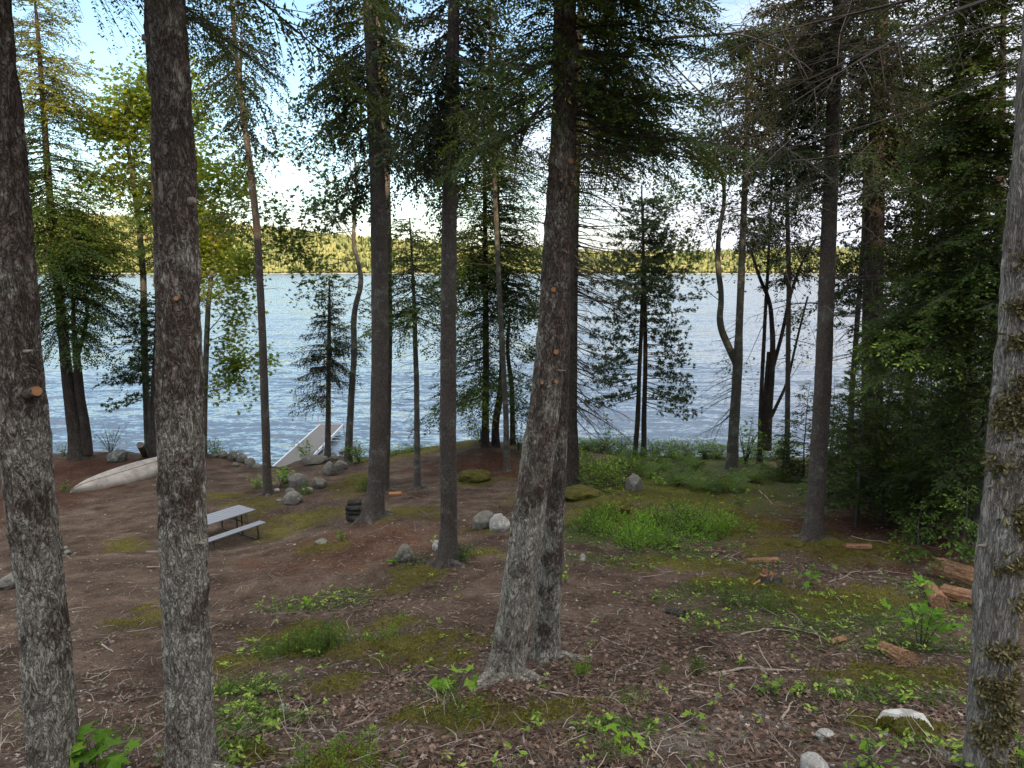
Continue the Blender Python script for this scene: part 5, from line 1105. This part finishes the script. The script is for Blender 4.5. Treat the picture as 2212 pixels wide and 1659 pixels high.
leaf_plant('leafy_bush', 'dense green bush under the shore tree cluster, left part', 1036, 970, 1.1, .6, 200, .10, 'bright', 12, 'oval', 12, Y=30.0, tint=.1)
leaf_plant('leafy_bush', 'dense green bush under the shore tree cluster, right part', 1120, 985, 1.0, .5, 170, .10, 'bright', 13, 'oval', 10, Y=29.0, tint=.1)
leaf_plant('leafy_bush', 'round green bush at the right foot of the bushy spruce trunk', 1000, 1210, .42, .26, 230, .045, 'bright', 14, 'oval', 16, tint=.25)
leaf_plant('leafy_bush', 'small plant growing around the egg shaped rock', 903, 1222, .28, .28, 120, .045, 'cover', 15, 'oval', 12, tint=.6)
leaf_plant('maple_seedling', 'bright seedling leaves low on the left of the egg shaped rock', 850, 1222, .2, .12, 12, .10, 'bright', 16, stems=4, tint=.35)
leaf_plant('maple_seedling', 'lime seedling at the right foot of the straight twin trunk', 1220, 1262, .35, .10, 9, .10, 'bright', 17, stems=3, tint=.85)
leaf_plant('maple_sapling', 'yellow green sprout in front of the grey boulder by the ferns', 1425, 1052, .5, .35, 30, .15, 'bright', 18, stems=4, tint=.65)
leaf_plant('leafy_bush', 'tall thin leafy sprig at the water right of the bare branched spruce', 1312, 985, 1.9, .35, 60, .14, 'bright', 19, 'maple', 3, Y=30.5, tint=.25)
leaf_plant('leafy_bush', 'green bush climbing at the right side of the forked maple', 1610, 1000, 2.2, .6, 230, .13, 'bright', 20, 'maple', 9, Y=28.0, tint=.4)
leaf_plant('maple_seedling', 'seedling with lime leaves at the bottom centre right of a fir sprig', 1362, 1622, .22, .14, 7, .13, 'bright', 21, stems=3, tint=.8)
leaf_plant('maple_seedling', 'two leafed lime seedling at the bottom edge left of centre right', 1116, 1640, .12, .06, 4, .10, 'bright', 22, 'oval', 2, tint=.85)
leaf_plant('maple_seedling', 'small sprout right of the flat grey stone sunk in moss', 737, 1172, .3, .14, 12, .11, 'bright', 23, stems=3, tint=.35)
leaf_plant('maple_seedling', 'pair of lime sprouts in the middle of the bare slope', 660, 1316, .22, .10, 14, .085, 'bright', 24, stems=3, tint=.8)
leaf_plant('orchid_plant', 'broad ribbed leaf plant near the lichen crusted branch', 1606, 1442, .16, .08, 4, .17, 'bright', 25, 'oval', 3, tilt=.8, cat='plant', tint=.5)
leaf_plant('maple_seedling', 'five leafed seedling in the lower right litter', 1500, 1425+150, .18, .10, 7, .09, 'bright', 26, stems=3, tint=.6)
leaf_plant('maple_sapling', 'small leafy sprout above the low shrub bed right side', 1600, 1095, .5, .22, 16, .12, 'bright', 27, stems=3, tint=.3)
leaf_plant('leafy_bush', 'leafy plant by the bottom edge right of the white boulder', 1880, 1668, .2, .25, 60, .07, 'bright', 28, 'oval', 8, tint=.5)
leaf_plant('leafy_bush', 'bright leafy plant at the bottom right corner behind the lichen covered trunk', 2200, 1668, .3, .25, 70, .08, 'bright', 29, 'oval', 8, tint=.6)
leaf_plant('leafy_bush', 'leafy bush hugging the foot of the two stemmed hemlock', 138, 985, .6, .3, 90, .09, 'bright', 30, 'oval', 8, Y=30.4, tint=.3)
leaf_plant('leafy_bush', 'spray of bright leaves at the left edge of the canoe tip', 140, 1058, .45, .3, 70, .08, 'bright', 31, 'oval', 8, tint=.3, Y=25.6)
leaf_plant('leafy_bush', 'oak leaved low plant left of the sandy patch', 1660, 1500, .18, .22, 40, .08, 'cover', 32, 'maple', 6, tint=.7)
for i, (x, y, h_, lb) in enumerate(((1262,982,.6,'leafy shrub at the waterline beside the bare branched spruce'),(1300,992,.7,'leafy shrub between the bare branched spruce and the slim pines'),(1340,985,.9,'leafy shrub hiding the foot of the left slim pine'),
     (1415,985,.9,'leafy shrub just right of the pair of slim pines'),(1450,992,.8,'lower leafy shrub, second right of the slim pines'),(1485,982,1.0,'tallest leafy shrub midway between the slim pines and the forked maple'),(1520,990,.9,'leafy shrub left of the forked maple at the water'),
     (1552,1000,.8,'leafy shrub touching the left side of the forked maple'),(1640,1005,.9,'leafy shrub at the foot of the many stemmed maple'),(1690,1000,.9,'leafy shrub right of the many stemmed maple'),(1165,978,.5,'leafy shrub on the bank crest behind the twin trunks'),
     (900,975,.35,'low leafy shrub on the bank crest behind the slender pole'),(860,980,.35,'low leafy shrub on the bank crest right of the firewood spruce'),(1380,1008,.55,'short leafy shrub in front of the slim pines'),(1470,1012,.5,'short leafy shrub in front of the shoreline band'))):
    leaf_plant('leafy_bush', lb, x, y, h_, .75, 620 if h_ > .5 else 260, .10, 'bright', 60+i, 'oval', 14, Y=(29.2 if y > 1005 else 30.4), tint=.6, cat='shrub')
# low evergreen bed in the clearing
lows = [(1268,1150,'bright low evergreen shrub at the left end of the clearing bed'),(1330,1158,'bright low evergreen shrub, second from the left in the clearing bed'),(1300,1132,'darker low evergreen shrub at the back left of the clearing bed'),
        (1385,1180,'bright low evergreen shrub at the front middle of the clearing bed'),(1400,1140,'low evergreen shrub at the back middle of the clearing bed'),(1455,1150,'bright low evergreen shrub right of the middle of the clearing bed'),
        (1510,1160,'bright low evergreen shrub at the right end of the clearing bed'),(1480,1128,'low evergreen shrub at the back right of the clearing bed'),(1550,1150,'sparse low evergreen shrub just past the right end of the clearing bed'),(1430,1178,'front right low evergreen shrub of the clearing bed')]
for i, (x, y, lb) in enumerate(lows): spray_plant('low_yew', lb, x, y, 34, .30, .55, 'low', 'bright' if i % 5 else 'cover', 100+i, 5, 55, .30, tint=.28, cat='shrub', lift=.12)
for i, (x, y, lb) in enumerate(((1262,1040,'dark low juniper right behind the twin trunks'),(1310,1052,'broad dark low juniper left of the grey boulder in the shrubs'),(1345,1030,'dark low juniper behind the grey boulder in the shrubs'),(1250,1015,'dark low juniper nearest the bare branched spruce'))):
    spray_plant('low_juniper', lb, x, y, 34, .5, .9, 'low', 'hemlock', 120+i, 0, 38, .42, tint=.75, cat='shrub', lift=.2)
for i, (x, y, lb) in enumerate(((1460,1050,'big pale green fern left of the forked maple'),(1520,1058,'fern in front of the forked maple'),(1575,1062,'drooping fern right under the forked maple'),(1400,1035,'fern beside the yellow green sprout'),(1620,1040,'fern in deep shade right of the forked maple'),
        (1350,1010,'fern at the foot of the pair of slim pines'),(1440,1015,'fern between the slim pines and the forked maple'),(1500,1020,'fern behind the big pale green one'),(1690,1035,'blue green fern in the shade left of the moss rooted spruce'))):
    spray_plant('fern', lb, x, y, 11, .55, .95, 'fern', 'fern', 140+i, 25, 65, .06, tint=.45, cat='fern', lod=2.0)
for i, (x, y, n, L, lb, mt) in enumerate(((1505,1455,16,.22,'upright fir seedling standing alone right of the twin trunks','cover'),(1250,1462,14,.20,'low fir seedling with pale tips at the right of the twin trunks','bright'),(1430,1458,8,.15,'faint fir seedling left of the upright one','cover'),
        (640,1412,34,.30,'largest fluffy fir clump on the left slope','cover'),(700,1405,30,.32,'fluffy fir clump at the right end of the left slope clumps','cover'),(600,1425,20,.24,'small fluffy fir clump at the left end of the left slope clumps','cover'),
        (840,1380,22,.22,'yellow tipped fir clump left of the moss hump','bright'),(940,1500,20,.2,'low fir clump below the lime big leaved seedling','cover'),(980,1560,22,.2,'fir sprigs on the mossy ground below the leaning trunk','cover'),(1320,1640,18,.18,'fir sprig at the bottom left of the lime seedling','cover'),
        (740,1660,20,.22,'yellow green fir clump at the bottom edge','bright'),(520,1500,22,.22,'leafy fir clump right of the thick trunk foot','cover'),(560,1560,16,.2,'sparse fir clump below the leafy one near the thick trunk','cover'),(270,1600,10,.16,'tiny fir sprig right of the bright big leaved sapling','cover'),
        (1590,1300,24,.22,'evergreen sprigs left edge of the green plant patch','cover'),(1680,1320,28,.24,'evergreen sprigs in the middle of the green plant patch','cover'),(1360,1520,10,.15,'pale tipped sprig in the litter below the fir seedlings','bright'),(1650,1225,14,.2,'fir sprig behind the broken stump','cover'),(660,1068,26,.35,'spiky evergreen clump in front of the dock side boulders','cover'),
        (790,1060,26,.35,'spiky evergreen clump left of the firewood stack top','cover'))):
    spray_plant('fir_seedling', lb, x, y, n, L*.6, L*1.2, 'low', mt, 200+i, 30, 85, .04 if n < 17 and i < 3 else .16, tint=.4, cat='seedling', lod=1.4)

# ------------------------------------------------------------------ loose cover of the ground
rs = np.random.RandomState(77)
def scatter(n, ylo, yhi, power=1.6, fn=None, xl=.78):
    Y = ylo*(yhi/ylo)**(rs.rand(n)**power) if power else rs.uniform(ylo, yhi, n); X = rs.uniform(-xl, xl, n)*(Y+1)
    if fn is not None:
        k = rs.rand(n) < fn(X, Y); X, Y = X[k], Y[k]
    return X, Y
X, Y = scatter(46000, 4.2, 27, 1.0, lambda x, y: np.clip(.16 + mask('leafy', x, y)*.9, 0, 1)*(.35+.65*sstep(-6, -1.5, x)))
a = Acc(); leaves(a, np.c_[X, Y, gz(X, Y)+.018], .058, .5, rs, 'maple', .30)
tag(a.build('fallen_leaves', M['dead_leaf'], tint=True), 'brown dead leaves scattered over the forest floor', 'leaf litter', kind='stuff')
X, Y = scatter(16000, 4.2, 24, 1.0); a = Acc()
Z = gz(X, Y)
for k in range(len(X)):
    L = rs.exponential(.12)+.05; an = rs.uniform(0, 6.283); b = rs.normal(0, .12); d = np.array((math.cos(an), math.sin(an))); nrm = np.array((-d[1], d[0]))
    P = np.array([(X[k], Y[k]), (X[k]+d[0]*L*.5+nrm[0]*b*L, Y[k]+d[1]*L*.5+nrm[1]*b*L), (X[k]+d[0]*L, Y[k]+d[1]*L)]); r_ = rs.uniform(.0015, .005)
    tube(a, np.c_[P, Z[k] + np.array((.012, .02, .014)) + rs.uniform(0,.01)], [r_, r_*.9, r_*.5], 3, tint=rs.rand())
tag(a.build('twig_litter', leafmat('twig_litter_wood', [(0,(.06,.042,.032)),(.6,(.16,.12,.095)),(1,(.34,.29,.25))], .02, .9), tint=True), 'thin fallen twigs lying all over the slope', 'twigs', kind='stuff')
X, Y = scatter(90000, 4.2, 29, 1.0, lambda x, y: mask('green', x, y)*.95 + .015)
a = Acc(); leaves(a, np.c_[X, Y, gz(X, Y)+.02+rs.rand(len(X))*.07], .05, .45, rs, 'oval', .6)
X, Y = scatter(3000, 4.2, 20, 1.0, lambda x, y: (mask('green', x, y) > .1)*.9 + .06*(x > -4))
k = 6; X = X.repeat(k); Y = Y.repeat(k); th = np.tile(np.arange(k)*6.283/k, len(X)//k); rr = .045
a2 = a; leaves(a2, np.c_[X+np.cos(th)*rr*.6, Y+np.sin(th)*rr*.6, gz(X, Y)+.09], .06, .9, rs, 'oval', .3)
tag(a.build('ground_cover', M['cover'], tint=True), 'low green plants and star shaped seedlings covering parts of the floor', 'ground cover', kind='stuff')
X, Y = scatter(220000, 4.2, 28, 1.0, lambda x, y: mask('moss', x, y)*.9)
a = Acc(); leaves(a, np.c_[X, Y, gz(X, Y)+.030+rs.rand(len(X))*.03], .036, .5, rs, 'oval', .9)
tag(a.build('moss', M['moss_tuft'], tint=True), 'yellow green moss patches on the soil', 'moss', kind='stuff')
X, Y = scatter(9000, 4.2, 24, 1.0); a = Acc(); V0, F0 = ICO[0]; V = V0[None]*(rs.gamma(2, .004, (len(X),1,1))+.004)*np.array((1.2,1,.6)) + np.c_[X, Y, gz(X, Y)+.006][:,None]
a.add(V.reshape(-1,3), (F0[None]+(np.arange(len(X))*12)[:,None,None]).reshape(-1,3), np.repeat(rs.rand(len(X)), 20))
tag(a.build('pebbles', leafmat('pebble_stone', [(0,(.07,.055,.045)),(.8,(.20,.17,.15)),(1,(.38,.35,.31))], .01, .9), tint=True), 'tiny pale pebbles and crumbs scattered on the soil', 'pebbles', kind='stuff')

# ------------------------------------------------------------------ far cottages
def cottage(label, px, py, w_, h_, d_, wallc, roofc, wins):
    p = at(px, py, 1425); z = max(1.0, float(hillz(np.array([p[0]]), np.array([1425.]))[0])); root = empty('cottage', (p[0], 1425, z), label, 'house')
    a = Acc(); box(a, (0,0,h_/2), (w_, d_, h_)); a.build('wall', plain('cottage_wall', wallc, .8), root)
    a = Acc(); V = [(-w_/2-.5,-d_/2-.5,h_),(w_/2+.5,-d_/2-.5,h_),(w_/2+.5,d_/2+.5,h_),(-w_/2-.5,d_/2+.5,h_),(-w_/2-.5,0,h_+h_*.5),(w_/2+.5,0,h_+h_*.5)]
    a.add(np.array(V), np.array([(0,1,5,4),(2,3,4,5)])); a.add(np.array(V), np.array([(0,4,3),(1,2,5)])); a.build('roof', plain('cottage_roof', roofc, .8), root)
    for k in range(wins):
        a = Acc(); box(a, (-w_/2 + (k+.5)*w_/wins, -d_/2-.05, h_*.5), (w_/wins*.5, .2, h_*.35)); a.build('window', M['black_steel'], root)
cottage('small white house among the trees on the far shore', 1508, 577, 13, 7, 8, (.75,.73,.68), (.45,.42,.38), 3)
cottage('long low pale building on the far waterline seen right of the moss rooted spruce', 1834, 588, 34, 6, 8, (.62,.60,.55), (.30,.28,.26), 6)
